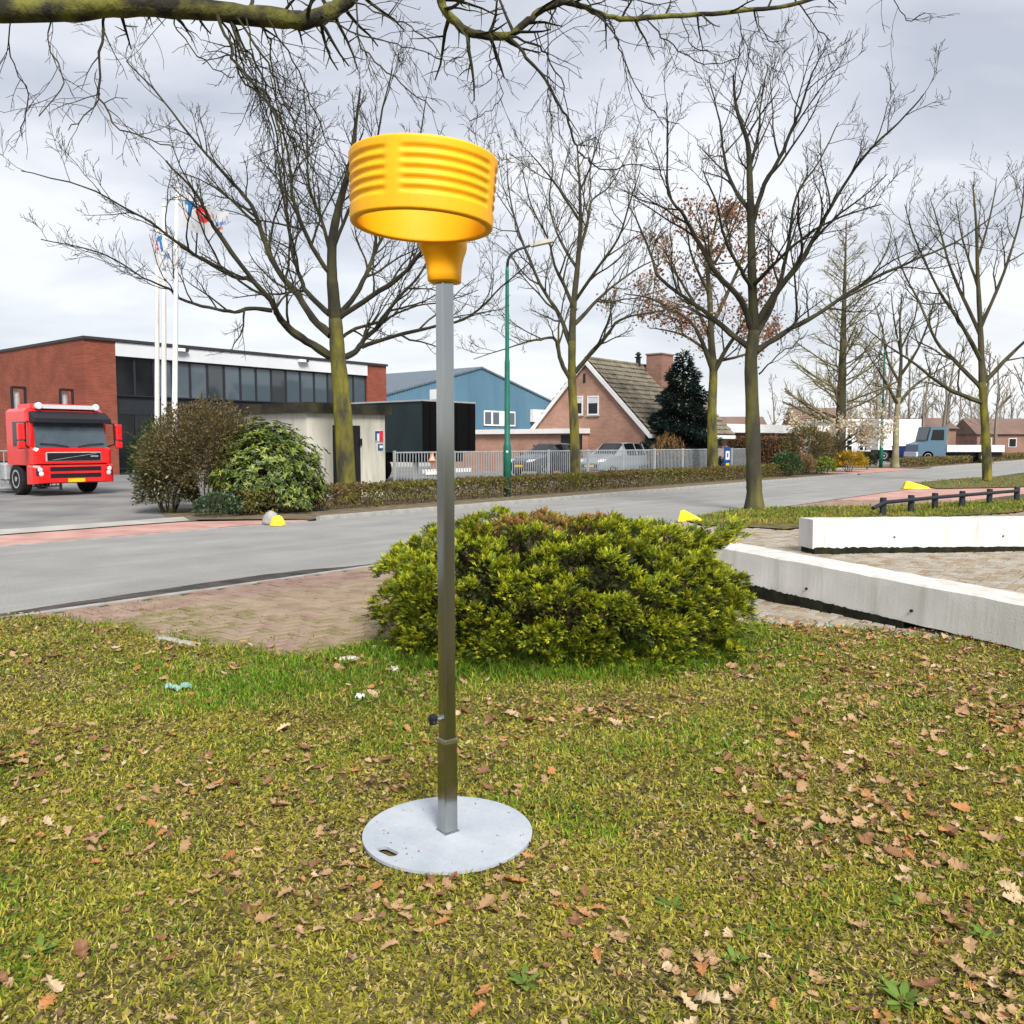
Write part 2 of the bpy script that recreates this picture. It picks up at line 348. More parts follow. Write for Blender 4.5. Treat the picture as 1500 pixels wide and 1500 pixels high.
def fade_up(m, col, z0, z1):                          # algae thins out with height above the ground
    t = m.node_tree; b = t.nodes['Principled BSDF']; src = b.inputs['Base Color'].links[0].from_socket
    tcn = N(t, 'ShaderNodeTexCoord'); sp = N(t, 'ShaderNodeSeparateXYZ'); t.links.new(tcn.outputs['Object'], sp.inputs[0]); nz = N(t, 'ShaderNodeTexNoise'); nz.inputs['Scale'].default_value = 2.5; nz.inputs['Detail'].default_value = 6; t.links.new(tcn.outputs['Object'], nz.inputs['Vector'])
    ma = N(t, 'ShaderNodeMath', operation='MULTIPLY_ADD'); ma.inputs[1].default_value = 4; t.links.new(nz.outputs['Fac'], ma.inputs[0]); t.links.new(sp.outputs['Z'], ma.inputs[2])
    mr = N(t, 'ShaderNodeMapRange'); mr.inputs[1].default_value = z0 + 2; mr.inputs[2].default_value = z1 + 2; t.links.new(ma.outputs[0], mr.inputs[0])
    mx_ = N(t, 'ShaderNodeMixRGB'); mx_.inputs[2].default_value = (*col, 1); t.links.new(mr.outputs[0], mx_.inputs[0]); t.links.new(src, mx_.inputs[1]); t.links.new(mx_.outputs[0], b.inputs['Base Color'])
fade_up(M['bark_moss'], (.035, .032, .018), 2.8, 6.0)
M['bark_dusty'] = mat('bark_dusty', (.045, .040, .028), .95, col2=(.125, .118, .03), scale=3.2, bump=1.0, bscale=22, lo=.42, hi=.68, stretch=(1, 1, .25), detail=9); fade_up(M['bark_dusty'], (.035, .032, .02), 2.5, 4.5)
M['bark_bough'] = mat('bark_bough', (.022, .020, .014), .95, col2=(.135, .13, .026), scale=5, bump=.9, bscale=30, lo=.42, hi=.62)
M['bark_pale'] = mat('bark_pale', (.17, .155, .085), .95, col2=(.27, .245, .155), scale=2, bump=.4)
M['bark_far'] = mat('bark_far', (.20, .175, .14), .95, var=.2, scale=.2)
M['office_brick'] = brickmat('office_brick', tuple(U), (.26, .060, .034), (.18, .040, .024), (.19, .095, .07), .24, .075)
M['office_brick_side'] = brickmat('office_brick_side', tuple(NN), (.26, .060, .034), (.18, .040, .024), (.19, .095, .07), .24, .075)
M['house_brick'] = brickmat('house_brick', tuple(NN), (.42, .215, .15), (.34, .165, .115), (.37, .28, .23), .22, .07)
M['house_brick_front'] = brickmat('house_brick_front', tuple(U), (.42, .215, .15), (.34, .165, .115), (.37, .28, .23), .22, .07)
M['far_brick'] = mat('far_brick', (.24, .14, .105), .9, var=.15, scale=.6)
M['fascia'] = mat('white_fascia', (.56, .58, .60), .5, var=.05, scale=.7)
M['white'] = mat('white_paint', (.72, .72, .71), .6, var=.04, scale=2)
M['dark_frame'] = mat('dark_frame', (.018, .021, .026), .5, var=.1)
M['edge'] = mat('roof_edge', (.03, .03, .034), .6, var=.1)
M['flat_roof'] = mat('flat_roof', (.08, .08, .08), .9)
def glassmat(name, col, rough=.06, spec=.9):
    m = bpy.data.materials.new(name); m.use_nodes = True; b = m.node_tree.nodes['Principled BSDF']
    b.inputs['Base Color'].default_value = (*col, 1); b.inputs['Roughness'].default_value = rough; b.inputs['Specular IOR Level'].default_value = spec
    return m
M['glass'] = glassmat('window_glass', (.035, .042, .048))
M['glass_pale'] = glassmat('window_glass_pale', (.06, .082, .10))  # sky reflection put into the base colour as a pale blue
M['glass_dark'] = glassmat('window_glass_dark', (.006, .007, .009), .08, .45)
M['blue_clad'] = mat('blue_cladding', (.070, .150, .215), .55, col2=(.090, .180, .25), scale=.5, stretch=(1, 1, .25))
M['blue_trim'] = mat('blue_trim', (.10, .13, .16), .6)
M['conc'] = mat('shed_concrete', (.46, .44, .37), .9, col2=(.57, .55, .48), scale=1.3, bump=.15, stretch=(1, 1, .4))
stains(M['conc'], (.22, .20, .15), .5)
M['shed_roof'] = mat('shed_roof', (.018, .017, .015), .9, col2=(.06, .055, .03), scale=2)
M['black_door'] = mat('black_door', (.010, .010, .011), .55, var=.2)
M['trailer_side'] = mat('trailer_side', (.008, .017, .020), .55, col2=(.013, .024, .027), scale=1.2)
M['trailer_black'] = mat('trailer_black', (.003, .003, .0035), .7, var=.2, spec=.1)
M['alu'] = mat('aluminium', (.42, .43, .44), .5, var=.1, metal=.4)
M['roof_tile'] = mat('roof_tile', (.115, .10, .075), .9, col2=(.215, .19, .145), scale=1.6, bump=.3)
M['chimney'] = brickmat('chimney_brick', tuple(NN), (.27, .13, .09), (.2, .09, .065), (.25, .19, .16), .22, .07)
M['fence'] = mat('galvanised_fence', (.36, .39, .41), .5, var=.12, scale=3, metal=.2)
M['green_post'] = mat('green_post', (.012, .125, .085), .45, var=.15, scale=3)
M['lamp_head'] = mat('lamp_head', (.50, .49, .42), .5, var=.08)
M['pole_white'] = mat('flagpole_white', (.74, .73, .69), .45, var=.04)
M['flag_white'] = leafmat('flag_cloth', .8, .4)
M['red_truck'] = mat('red_truck_paint', (.70, .012, .012), .28, var=.03, spec=.5, coat=.4)
M['tyre'] = mat('tyre', (.012, .012, .012), .85, var=.1)
M['rim'] = mat('rim', (.42, .43, .45), .4, var=.1, metal=.5)
M['lens'] = glassmat('headlamp_lens', (.62, .64, .66), .12, .8)
M['plate_yellow'] = mat('plate_yellow', (.80, .50, .01), .5, var=0)
M['car_dark'] = mat('car_paint_dark', (.035, .039, .048), .25, var=.03, spec=.5, coat=.4)
M['car_silver'] = mat('car_paint_silver', (.24, .265, .29), .28, var=.03, spec=.5, coat=.4)
M['truck_blue'] = mat('truck_paint_blue', (.085, .15, .21), .35, var=.05)
M['sign_blue'] = mat('sign_blue', (.012, .06, .22), .4, var=.05)
M['sign_red'] = mat('sign_red', (.62, .03, .05), .5, var=.05)
M['sign_orange'] = mat('sign_orange', (.75, .30, .15), .5, var=.05)
M['rail'] = mat('dark_timber', (.018, .021, .027), .7, var=.25, scale=7, bump=.2)
M['bin_blue'] = mat('bin_blue', (.012, .022, .13), .5, var=.1)
# ------------------------------------------------------------------ ground
def sheet(name, pts, z, m, kind='structure', sub=0):
    mb = MB(); mb.add([(p[0], p[1], z) for p in pts], [tuple(range(len(pts)))])
    o = mb.build(name, m)
    if o.data.polygons[0].normal.z < 0: o.data.flip_normals()
    return tag(o, kind=kind)
g = MB(); g.add([(-900, -300, -.16), (900, -300, -.16), (900, 1500, -.16), (-900, 1500, -.16)], [(0, 1, 2, 3)])
tag(g.build('ground', M['field']), kind='structure')
T_NEAR, T_FAR = 8.5, 14.4
sheet('road', [RD(-60, T_NEAR), RD(400, T_NEAR), RD(400, T_FAR), RD(-60, T_FAR)], -.030, M['asphalt'])
# planted strip and land beyond the road
sheet('planting_strip', [RD(11.3, T_FAR + .14), RD(46, T_FAR + .14), RD(46, 19.4), RD(10.4, 19.4), RD(9.3, T_FAR + 2.3)], -.006, M['soil'])
sheet('planting_strip', [RD(58, T_FAR + .14), RD(180, T_FAR + .14), RD(180, 19.4), RD(58, 19.4)], .02, M['soil'])
sheet('yard', [RD(-40, 16.2), RD(9.6, 16.2), RD(10.4, 19.4), RD(16, 19.4), RD(200, 19.4), RD(200, 43), RD(-40, 43)], -.012, M['yard'])
sheet('footpath', [RD(-40, T_FAR + 1.75), RD(9.4, T_FAR + 1.75), RD(9.8, 17.1), RD(-40, 17.1)], .0, M['slab'])
sheet('driveway', [RD(-40, T_FAR + .12), RD(11.25, T_FAR + .12), RD(9.3, T_FAR + 1.75), RD(-40, T_FAR + 1.75)], -.018, M['pink'])
sheet('driveway', [RD(46.2, T_FAR + .1), RD(60, T_FAR + .1), RD(57.5, T_FAR + 2.6), RD(46.2, T_FAR + 2.6)], .0, M['pink'])
sheet('footpath', [RD(46.2, T_FAR + 2.6), RD(57.5, T_FAR + 2.6), RD(57.5, 19.3), RD(46.2, 19.3)], .0, M['slab'])
def kerb_row(s0, s1, t0, t1, z0, z1, L=1.0, name='kerb'):
    root = bpy.data.objects.new(name, None); COL.objects.link(root); root.location = RD(s0, t0); tag(root, kind='structure')
    mb = MB(); mb.pbox((0, 0, z0), U * (L - .012), NN * (t1 - t0), ZZ * (z1 - z0)); 
    me = None
    for i in range(int((s1 - s0) / L)):
        if me is None:
            o = mb.build('kerb_stone', M['kerb'], root, local=True); me = o.data
        else: o = link('kerb_stone', me, root)
        o.location = U * (i * L); o.location.z = random.uniform(-.004, .004)
    return root
sheet('forecourt', [RD(-60, T_FAR), RD(300, T_FAR), RD(300, 60), RD(-60, 60)], -.06, M['slab'])
kerb_row(-12, 11.3, T_FAR, T_FAR + .118, -.14, -.020)
kerb_row(46, 60, T_FAR, T_FAR + .098, -.14, -.012)
kerb_row(11.3, 46, T_FAR, T_FAR + .13, -.14, .055)
kerb_row(60, 130, T_FAR, T_FAR + .13, -.14, .055, L=2)
gp_ = [RD(s_, T_NEAR - .005 + float(np.interp(s_, [-14, 2.5, 3.8, 5.2, 6.6, 7.2, 9], [.12, .12, .30, .42, .36, .14, .05])) + random.uniform(-.03, .03)) for s_ in np.linspace(-14, 9, 90)]
sheet('gutter', [RD(-14, T_NEAR - .01), RD(9, T_NEAR - .01)] + gp_[::-1], -.025, M['gutter'])
kerb_row(-14, 14, T_NEAR - .12, T_NEAR - .01, -.14, -.014, name='kerb')

# lawn: everything on the camera's side of this line
LB = [G(*p) for p in ((-200, 896), (0, 903), (123, 915), (180, 925), (240, 940), (330, 951), (400, 966), (470, 962), (530, 950), (640, 935), (900, 925), (1085, 915), (1200, 921), (1373, 938), (1500, 948), (1800, 965))]
LBX = [p.x for p in LB]; LBY = [p.y for p in LB]
def lawn_edge(x): return np.minimum(np.interp(x, LBX, LBY), (T_NEAR - .22 + .773 * np.asarray(x)) / .634) + .05 * np.sin(np.asarray(x) * 9) + .03 * np.sin(np.asarray(x) * 23 + 1)
def lawn_z(x, y): return .012 + .03 * (fbm(np.asarray(x) * 1.3 + 5, np.asarray(y) * 1.3) - .5)
xs = np.linspace(-9, 9, 181); rows = 90
V = []; 
for x in xs:
    yb = float(lawn_edge(x))
    for j in range(rows + 1):
        y = -4 + (yb + 4) * j / rows
        V.append((x, y, float(lawn_z(x, y)) - (.09 if j == rows else 0)))
T = []
for i in range(len(xs) - 1):
    for j in range(rows):
        a = i * (rows + 1) + j; b = a + rows + 1
        T += [(a, b, b + 1), (a, b + 1, a + 1)]
lawn = np_mesh('lawn', V, T, mat=M['lawn_soil'], smooth=True); tag(lawn, kind='structure')
# grass island round the street tree, between paving and road
ISL = [G(*p) for p in ((1000, 762), (1045, 752), (1090, 746), (1180, 743), (1290, 742), (1420, 736), (1500, 733), (1560, 742), (1480, 752), (1373, 758), (1280, 764), (1190, 772), (1150, 776), (1080, 772), (1030, 770))]
sheet('verge', ISL, .016, M['lawn_soil'])
FARV = [G(*p) for p in ((1330, 708), (1420, 700), (1640, 690), (1700, 705), (1480, 714), (1373, 716))]
sheet('verge', FARV, .012, M['lawn_soil'])
sheet('driveway', [RD(24.5, T_NEAR - .14), RD(40, T_NEAR - .14), RD(36, 4.2), RD(24.5, 5.6)], -.016, M['pink'])
# paving bed, then herringbone bricks
pave = [RD(60, T_NEAR - .12), RD(60, -25), RD(-2, -11)] + [Vector((x, float(lawn_edge(x)) - .3, 0)) for x in np.linspace(8.5, -4.9, 30)] + [RD(S_of(Vector((-5.0, float(lawn_edge(-5.0)), 0))), T_NEAR - .12)]
pav = sheet('pavement', pave, -.022, M['joint'])
def inside(poly, x, y):
    r = False; n = len(poly); j = n - 1
    for i in range(n):
        xi, yi, xj, yj = poly[i][0], poly[i][1], poly[j][0], poly[j][1]
        if (yi > y) != (yj > y) and x < (xj - xi) * (y - yi) / (yj - yi) + xi: r = not r
        j = i
    return r
BL, BW = .212, .106
cells = []
ca, sa = math.cos(R_(50.6)), math.sin(R_(50.6))
for i in range(-130, 260):
    for j in range(-130, 260):
        k = (i - j) % 4
        if k == 0: cx, cy, hor = (i + 1) * BW, (j + .5) * BW, 1
        elif k == 3: cx, cy, hor = (i + .5) * BW, (j + 1) * BW, 0
        else: continue
        x, y = 4 + cx * ca - cy * sa, 11 + cx * sa + cy * ca
        if y < 5 or y > 24 or x < -8 or x > 15: continue
        if abs(x) > .66 * y + .7: continue
        t = x * NN.x + y * NN.y
        if t > T_NEAR - .2 or y < float(lawn_edge(x)) - .06: continue
        if inside(ISL, x, y) and t > 0: continue
        cells.append((x, y, hor, t))
# the biggest ones in the picture (and not behind the bush) stand alone
def brick_kind(x, y, t):
    if y > 17.2 and x > 5.5: return 'brickA'
    if x > 1.9: return 'brickD' if random.random() < .75 else 'brickB'
    dl = y - float(lawn_edge(x)); q = random.random() * .5 + float(fbm(x * 1.5, y * 1.5)) * .9
    if t > T_NEAR - .9 and q < .95: return 'brickA'
    if dl < 1.5 and q > .52 + .12 * dl: return 'brickC'
    return 'brickB' if q > .36 else 'brickA'
proto = {}
def brick_mb(c=.006):
    mb = MB(); l, w_ = BL / 2 - .0065, BW / 2 - .0065
    mb.add([(-l, -w_, -.05), (l, -w_, -.05), (l, w_, -.05), (-l, w_, -.05), (-l, -w_, -c), (l, -w_, -c), (l, w_, -c), (-l, w_, -c),
            (-l + c, -w_ + c, 0), (l - c, -w_ + c, 0), (l - c, w_ - c, 0), (-l + c, w_ - c, 0)],
           [(0, 1, 5, 4), (1, 2, 6, 5), (2, 3, 7, 6), (3, 0, 4, 7), (4, 5, 9, 8), (5, 6, 10, 9), (6, 7, 11, 10), (7, 4, 8, 11), (8, 9, 10, 11)])
    return mb
def behind_bush(x, y): return -.18 < x / y < .27 and x < 2.4
cells.sort(key=lambda c: (behind_bush(c[0], c[1]), c[1]))
rest = {}
base_ang = R_(50.6)
for q, (x, y, hor, t) in enumerate(cells):
    kd = brick_kind(x, y, t); ang = base_ang + (0 if hor else math.pi / 2) + random.uniform(-.02, .02)
    z = -.002 + random.uniform(-.006, .004) + .012 * (float(fbm(x * .8, y * .8)) - .5)
    tx, ty = random.uniform(-.015, .015), random.uniform(-.015, .015)
    if q < 300:
        if kd not in proto:
            o = brick_mb().build('paving_brick', M[kd], pav, local=True); proto[kd] = o.data
        else: o = link('paving_brick', proto[kd], pav)
        o.location = (x, y, z); o.rotation_euler = (tx, ty, ang)
    else: rest.setdefault(kd, []).append((x, y, z, tx, ty, ang))
mb = MB(); kinds = list(rest); bm0 = brick_mb()
for mi, kd in enumerate(kinds):
    for (x, y, z, tx, ty, ang) in rest[kd]:
        mt = Matrix.Translation((x, y, z)) @ Matrix.Rotation(ang, 4, 'Z') @ Matrix.Rotation(tx, 4, 'X')
        mb.add([mt @ Vector(v) for v in bm0.v], bm0.f, mi)
tag(mb.build('paving_bricks', [M[k] for k in kinds], pav), kind='stuff')
# pale edging stones along the lawn by the white blocks
er = bpy.data.objects.new('edging', None); COL.objects.link(er); tag(er, kind='structure'); me = None
px_ = [1085, 1118, 1152, 1187, 1223, 1260, 1298, 1337, 1377, 1418, 1460, 1503]
ep = [G(x, float(np.interp(x, [1085, 1200, 1373, 1500], [911, 917, 934, 945]))) for x in px_]
for a, b in zip(ep[:-1], ep[1:]):
    d = b - a; mb = MB(); mb.bbox(0, d.length - .01, -.05, .05, -.06, .018, .008)
    o = mb.build('edging_stone', M['slab'], er, local=True); o.location = (a.x, a.y, random.uniform(-.004, .004)); o.rotation_euler = (0, 0, math.atan2(d.y, d.x))
a, b = G(232, 937), G(292, 949); d = b - a
for i in range(2):
    mb = MB(); mb.bbox(0, d.length / 2 - .02, -.04, .04, -.06, .03, .01); o = mb.build('edging_stone', M['slab'], er, local=True)
    o.location = a + d * (i * .52); o.rotation_euler = (0, 0, math.atan2(d.y, d.x))

# ------------------------------------------------------------------ korfball post
px0, py0 = -.2525, 3.30
post = thing('korfball_post', 'tall square steel korfball post with yellow basket and round grey foot plate', 'korfball post', (px0, py0, .022))
mb = MB(); R0 = .332; n = 96; zt, zb = .034, .022                      # plate with a hand slot
slot_c = G(568, 1247, .034) - Vector((px0, py0, 0)); sd_ = (G(584, 1255, .034) - G(552, 1239, .034)).normalized(); sn_ = Vector((-sd_.y, sd_.x, 0))
slot = []
for k in range(20):
    a = 2 * math.pi * k / 20; q = sd_ * (math.copysign(.024, math.cos(a)) + .024 * math.cos(a)) + sn_ * (.023 * math.sin(a)); slot.append(slot_c + q)
import bmesh
bm = bmesh.new()
ov = [bm.verts.new((R0 * math.cos(2 * math.pi * k / n), R0 * math.sin(2 * math.pi * k / n), 0)) for k in range(n)]
iv = [bm.verts.new((p.x, p.y, 0)) for p in slot]
ed = [bm.edges.new((ov[k], ov[(k + 1) % n])) for k in range(n)] + [bm.edges.new((iv[k], iv[(k + 1) % 20])) for k in range(20)]
bmesh.ops.triangle_fill(bm, use_beauty=True, edges=ed)
for f in bm.faces:
    if f.normal.z < 0: f.normal_flip()
ex = bmesh.ops.extrude_face_region(bm, geom=list(bm.faces))
for v in [e for e in ex['geom'] if isinstance(e, bmesh.types.BMVert)]: v.co.z += .012
bmesh.ops.recalc_face_normals(bm, faces=bm.faces)
me = bpy.data.meshes.new('foot_plate'); bm.to_mesh(me); bm.free(); me.materials.append(M['plate'])
link('foot_plate', me, post)
PR = R_(37)
def sq_tube(h0, h1, w_, th=.003, b=.006):
    mb = MB(); pr = []
    for (sx, sy) in ((1, 1), (-1, 1), (-1, -1), (1, -1)):
        a0 = math.atan2(sy, sx)
        for da in (-.7, -.35, 0, .35, .7):
            pr.append(((w_ / 2 - b) * sx + b * math.cos(a0 + da * 1.12), (w_ / 2 - b) * sy + b * math.sin(a0 + da * 1.12)))
    c, s = math.cos(PR), math.sin(PR); k = len(pr)
    rot = [(x * c - y * s, x * s + y * c) for x, y in pr]
    inn = [(x * (1 - 2 * th / w_), y * (1 - 2 * th / w_)) for x, y in rot]
    vs = [(x, y, h0) for x, y in rot] + [(x, y, h1) for x, y in rot] + [(x, y, h1) for x, y in inn] + [(x, y, h0) for x, y in inn]
    fs = []
    for r in range(3):
        for i in range(k): fs.append((r * k + i, r * k + (i + 1) % k, (r + 1) * k + (i + 1) % k, (r + 1) * k + i))
    return mb.add(vs, fs)
sq_tube(.012, .378, .0585).build('sleeve', M['zinc'], post, local=True)
mb = sq_tube(.02, 2.30, .0515, .002); mb.build('pole', M['zinc'], post, local=True)
# weld bead at the foot
mb = sq_tube(.370, .384, .0625, .0055); mb.build('sleeve_rim', M['steel'], post, local=True)
wb = MB(); c, s = math.cos(PR), math.sin(PR)
cor = [(.03, .03), (-.03, .03), (-.03, -.03), (.03, -.03), (.03, .03)]
wb.tube([(x * c - y * s, x * s + y * c, .013) for x, y in cor], .006, 6); wb.build('weld', M['zinc'], post, local=True)
kd_ = Vector((math.cos(PR + math.pi), math.sin(PR + math.pi), 0)); kb = kd_ * .0275 + ZZ * .469
mb = MB(); mb.tube([kb - kd_ * .004, kb + kd_ * .014], .011, 10); mb.tube([kb + kd_ * .014, kb + kd_ * .034], .005, 8)
bolt = mb.build('clamp_bolt', M['steel'], post, smooth=False, local=True)
kq = kd_.cross(ZZ).normalized(); mb = MB(); ring0 = []; nk = 30
vs = []
for (off, sc) in ((.024, .55), (.027, .9), (.040, 1.0), (.047, .9), (.049, .45)):
    for k in range(nk):
        a = 2 * math.pi * k / nk; r = (.021 + .0035 * math.cos(5 * a)) * sc
        vs.append(kb + kd_ * off + kq * (r * math.cos(a)) + ZZ * (r * math.sin(a)))
fs = [(i * nk + k, i * nk + (k + 1) % nk, (i + 1) * nk + (k + 1) % nk, (i + 1) * nk + k) for i in range(4) for k in range(nk)] + [tuple(range(nk))[::-1], tuple(4 * nk + k for k in range(nk))]
mb.add(vs, fs); mb.build('clamp_knob', M['black_plastic'], post, smooth=False, local=True)
# basket: ribbed ring, open at top and bottom
BC = Vector((-.298 - px0, 2.972 - py0, 0)); ZB, ZTp, RB, RT = 2.272 - .022, 2.497 - .022, .2375, .248
HB = ZTp - ZB; nz_, na = 64, 144; tilt = Matrix.Rotation(R_(2.3), 4, 'Y')
def rib(fz, a):
    d = 0.0
    if .20 < fz < .88:
        ph = (fz - .20) / .68 * 5
        g_ = .5 - .5 * math.cos(2 * math.pi * ph); d = g_ ** 1.0 * .0066
        d0 = (math.degrees(a) + 106.5) % 90; d0 = min(d0, 90 - d0)
        k = min(1, max(0, (d0 - 5.6) / 1.6)); d *= k * k * (3 - 2 * k)
    return d
vs = []; prof = []
for i in range(nz_ + 1): prof.append((i / nz_, 0))
ed_ = .009
for i in range(nz_ + 1):
    fz = i / nz_; rr = RB + (RT - RB) * fz
    er_ = 0.0
    zdist = min(fz, 1 - fz) * HB
    if zdist < ed_: er_ = ed_ - math.sqrt(max(0, ed_ ** 2 - (ed_ - zdist) ** 2))
    for j in range(na):
        a = 2 * math.pi * j / na; r = rr - rib(fz, a) - er_
        vs.append((r * math.cos(a), r * math.sin(a), ZB + fz * HB - (ZB + HB / 2)))
for i in range(nz_ + 1):
    fz = 1 - i / nz_; rr = RB + (RT - RB) * fz - .026; er_ = 0
    zdist = min(fz, 1 - fz) * HB
    if zdist < ed_: er_ = ed_ - math.sqrt(max(0, ed_ ** 2 - (ed_ - zdist) ** 2))
    for j in range(na):
        a = 2 * math.pi * j / na; r = rr + er_; vs.append((r * math.cos(a), r * math.sin(a), ZB + fz * HB - (ZB + HB / 2)))
tot = 2 * (nz_ + 1)
fs = [(i * na + j, i * na + (j + 1) % na, ((i + 1) % tot) * na + (j + 1) % na, ((i + 1) % tot) * na + j) for i in range(tot) for j in range(na)]
mb = MB(); mb.add([tilt @ Vector(v) + BC + ZZ * (ZB + HB / 2) for v in vs], fs)
bk = mb.build('basket', M['korf'], post, smooth=True, local=True)
# moulded bracket between basket and pole
to = (BC).normalized()
secs = [(2.150, 0, .0545, .0545), (2.154, 0, .059, .059), (2.18, .0, .060, .060), (2.205, .002, .062, .061), (2.225, .006, .066, .064), (2.245, .012, .072, .074), (2.262, .018, .079, .084), (2.275, .021, .083, .089), (2.31, .021, .083, .089), (2.37, .016, .075, .08), (2.40, .014, .062, .06), (2.405, .014, .05, .045)]
vs = []; nb = 40; lat = Vector((-to.y, to.x, 0))
for (z, sh, hw, hd) in secs:
    for k in range(nb):
        a = 2 * math.pi * k / nb; ex_ = .55
        cx = math.copysign(abs(math.cos(a)) ** ex_, math.cos(a)); sy = math.copysign(abs(math.sin(a)) ** ex_, math.sin(a))
        vs.append(to * (sh + hd * sy) + lat * (hw * cx) + ZZ * (z - .022))
ns = len(secs); fs = [(i * nb + k, i * nb + (k + 1) % nb, (i + 1) * nb + (k + 1) % nb, (i + 1) * nb + k) for i in range(ns - 1) for k in range(nb)]
fs += [tuple(range(nb))[::-1], tuple((ns - 1) * nb + k for k in range(nb))]
mb = MB(); mb.add(vs, fs); nk_ = mb.build('bracket', M['korf'], post, smooth=True, local=True)
bm = bmesh.new(); bm.from_mesh(nk_.data); bmesh.ops.recalc_face_normals(bm, faces=bm.faces); bm.to_mesh(nk_.data); bm.free()

# ------------------------------------------------------------------ white concrete blocks, knee rail, yellow kerb ends
def block(a, b, h, w_, label, z0, tiltz, moss, dots):
    d = b - a; L = d.length; root = thing('concrete_block', label, 'concrete block', (a.x, a.y, 0), math.atan2(d.y, d.x), 'white concrete blocks')
    mb = MB(); nx = int(L / .05); b_ = .016
    pr = [(0, 0), (0, h - b_), (b_, h), (w_ - b_, h), (w_, h - b_), (w_, 0)]     # across, up
    vs = []
    for i in range(nx + 1):
        x = L * i / nx; ee = .0
        for k, (y, z) in enumerate(pr):
            j = (float(vnoise(x * 6 + k * 9.1, k * 3.7)) - .5) * .008
            xx = x + (.03 if i == 0 and k in (0, 1, 5, 4) else 0) * 0
            vs.append((xx, y + j, z + z0 + tiltz * (1 - x / L) + j))
    k = len(pr); fs = [(i * k + q, (i + 1) * k + q, (i + 1) * k + (q + 1) % k, i * k + (q + 1) % k) for i in range(nx) for q in range(k)]
    fs += [tuple(range(k)), tuple(nx * k + q for q in range(k))[::-1]]
    mb.add(vs, fs); bo = mb.build('body', M['white_conc'], root, local=True)
    bm = bmesh.new(); bm.from_mesh(bo.data); bmesh.ops.recalc_face_normals(bm, faces=bm.faces); bm.to_mesh(bo.data); bm.free()
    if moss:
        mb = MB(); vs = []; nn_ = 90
        for i in range(nn_ + 1):                       # near-black strip, ragged top: moss with the gap's shadow in its colour
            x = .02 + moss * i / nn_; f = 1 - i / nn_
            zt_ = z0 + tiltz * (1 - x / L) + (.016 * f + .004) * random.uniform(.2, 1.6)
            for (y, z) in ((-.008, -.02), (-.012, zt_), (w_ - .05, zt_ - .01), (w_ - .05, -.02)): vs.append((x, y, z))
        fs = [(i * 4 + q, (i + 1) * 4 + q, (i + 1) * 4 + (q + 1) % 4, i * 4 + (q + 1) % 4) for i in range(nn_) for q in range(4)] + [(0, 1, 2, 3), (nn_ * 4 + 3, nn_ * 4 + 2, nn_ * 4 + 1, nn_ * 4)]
        mb.add(vs, fs); mb.build('moss_gap_shade', M['block_moss_shade'], root, local=True)
    for (x, z) in dots:
        mb = MB(); mb.lathe([(.012, -.014), (.012, .006)], (x, 0, z + z0 + tiltz * (1 - x / L)), 10, 'y'); mb.build('lifting_hole', M['black_plastic'], root, local=True)
    return root
a, b = G(1040, 862), G(1640, 985)
block(a, b, .345, .40, 'long white concrete block beside the juniper, moss and dark gap shade under its raised end', .0, .13, 2.3, ((.38, .13), (1.30, .10), (2.4, .11)))
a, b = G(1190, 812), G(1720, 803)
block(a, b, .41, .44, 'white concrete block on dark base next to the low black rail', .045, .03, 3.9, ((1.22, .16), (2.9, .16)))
rr = thing('knee_rail', 'low black timber knee rail standing on the grass verge', 'rail', G(1293, 756, .016))
tops = []
for (x, y) in ((1293, 756), (1334, 751), (1369, 747), (1409, 743), (1449, 739), (1489, 735)):
    p = G(x, y, .0); mb = MB(); mb.bbox(p.x - .055, p.x + .055, p.y - .055, p.y + .055, -.05, .40, .012); mb.build('post', M['rail'], rr); tops.append(p + ZZ * .30)
d0 = (tops[0] - tops[1]).normalized(); mb = MB(); off = Vector((0, -.07, 0))
mb.tube([tops[0] + d0 * .52 + off - ZZ * .10, tops[0] + off, tops[2] + off, tops[5] + off], .042, 8); mb.build('rail', M['rail'], rr)
def kerb_end(px, py, w_, h, ang, label, m, name='kerb_end', cat='kerb end'):
    p = G(px, py); mb = MB()
    pts = [(-w_ / 2, -.10, -.03), (w_ / 2, -.09, -.03), (w_ / 2, .09, -.03), (-w_ / 2, .10, -.03), (-w_ * .40, -.07, h * .9), (-w_ * .30, -.06, h), (w_ * .42, -.05, .03), (w_ * .42, .05, .03), (-w_ * .30, .06, h), (-w_ * .40, .07, h * .9)]
    mb.add(pts, [(3, 2, 1, 0), (0, 1, 6, 5, 4), (2, 3, 9, 8, 7), (1, 2, 7, 6), (3, 0, 4, 9), (4, 5, 8, 9), (5, 6, 7, 8)])
    o = mb.build(name, m, local=True); o.location = (p.x, p.y, .012); o.rotation_euler = (0, 0, ang); tag(o, label, cat, 'yellow kerb ends')
    return o
kerb_end(1012, 763, .50, .21, R_(-18), 'yellow painted wedge kerb end on the verge behind the juniper', M['yellow_paint'])
kerb_end(1342, 715, .95, .24, R_(-2), 'yellow painted wedge kerb end beyond the black knee rail', M['yellow_paint'])
ks = thing('kerb_stone', 'rounded grey stone with yellow paint at the hedge corner', 'stone', G(402, 767))
p = G(397, 766)
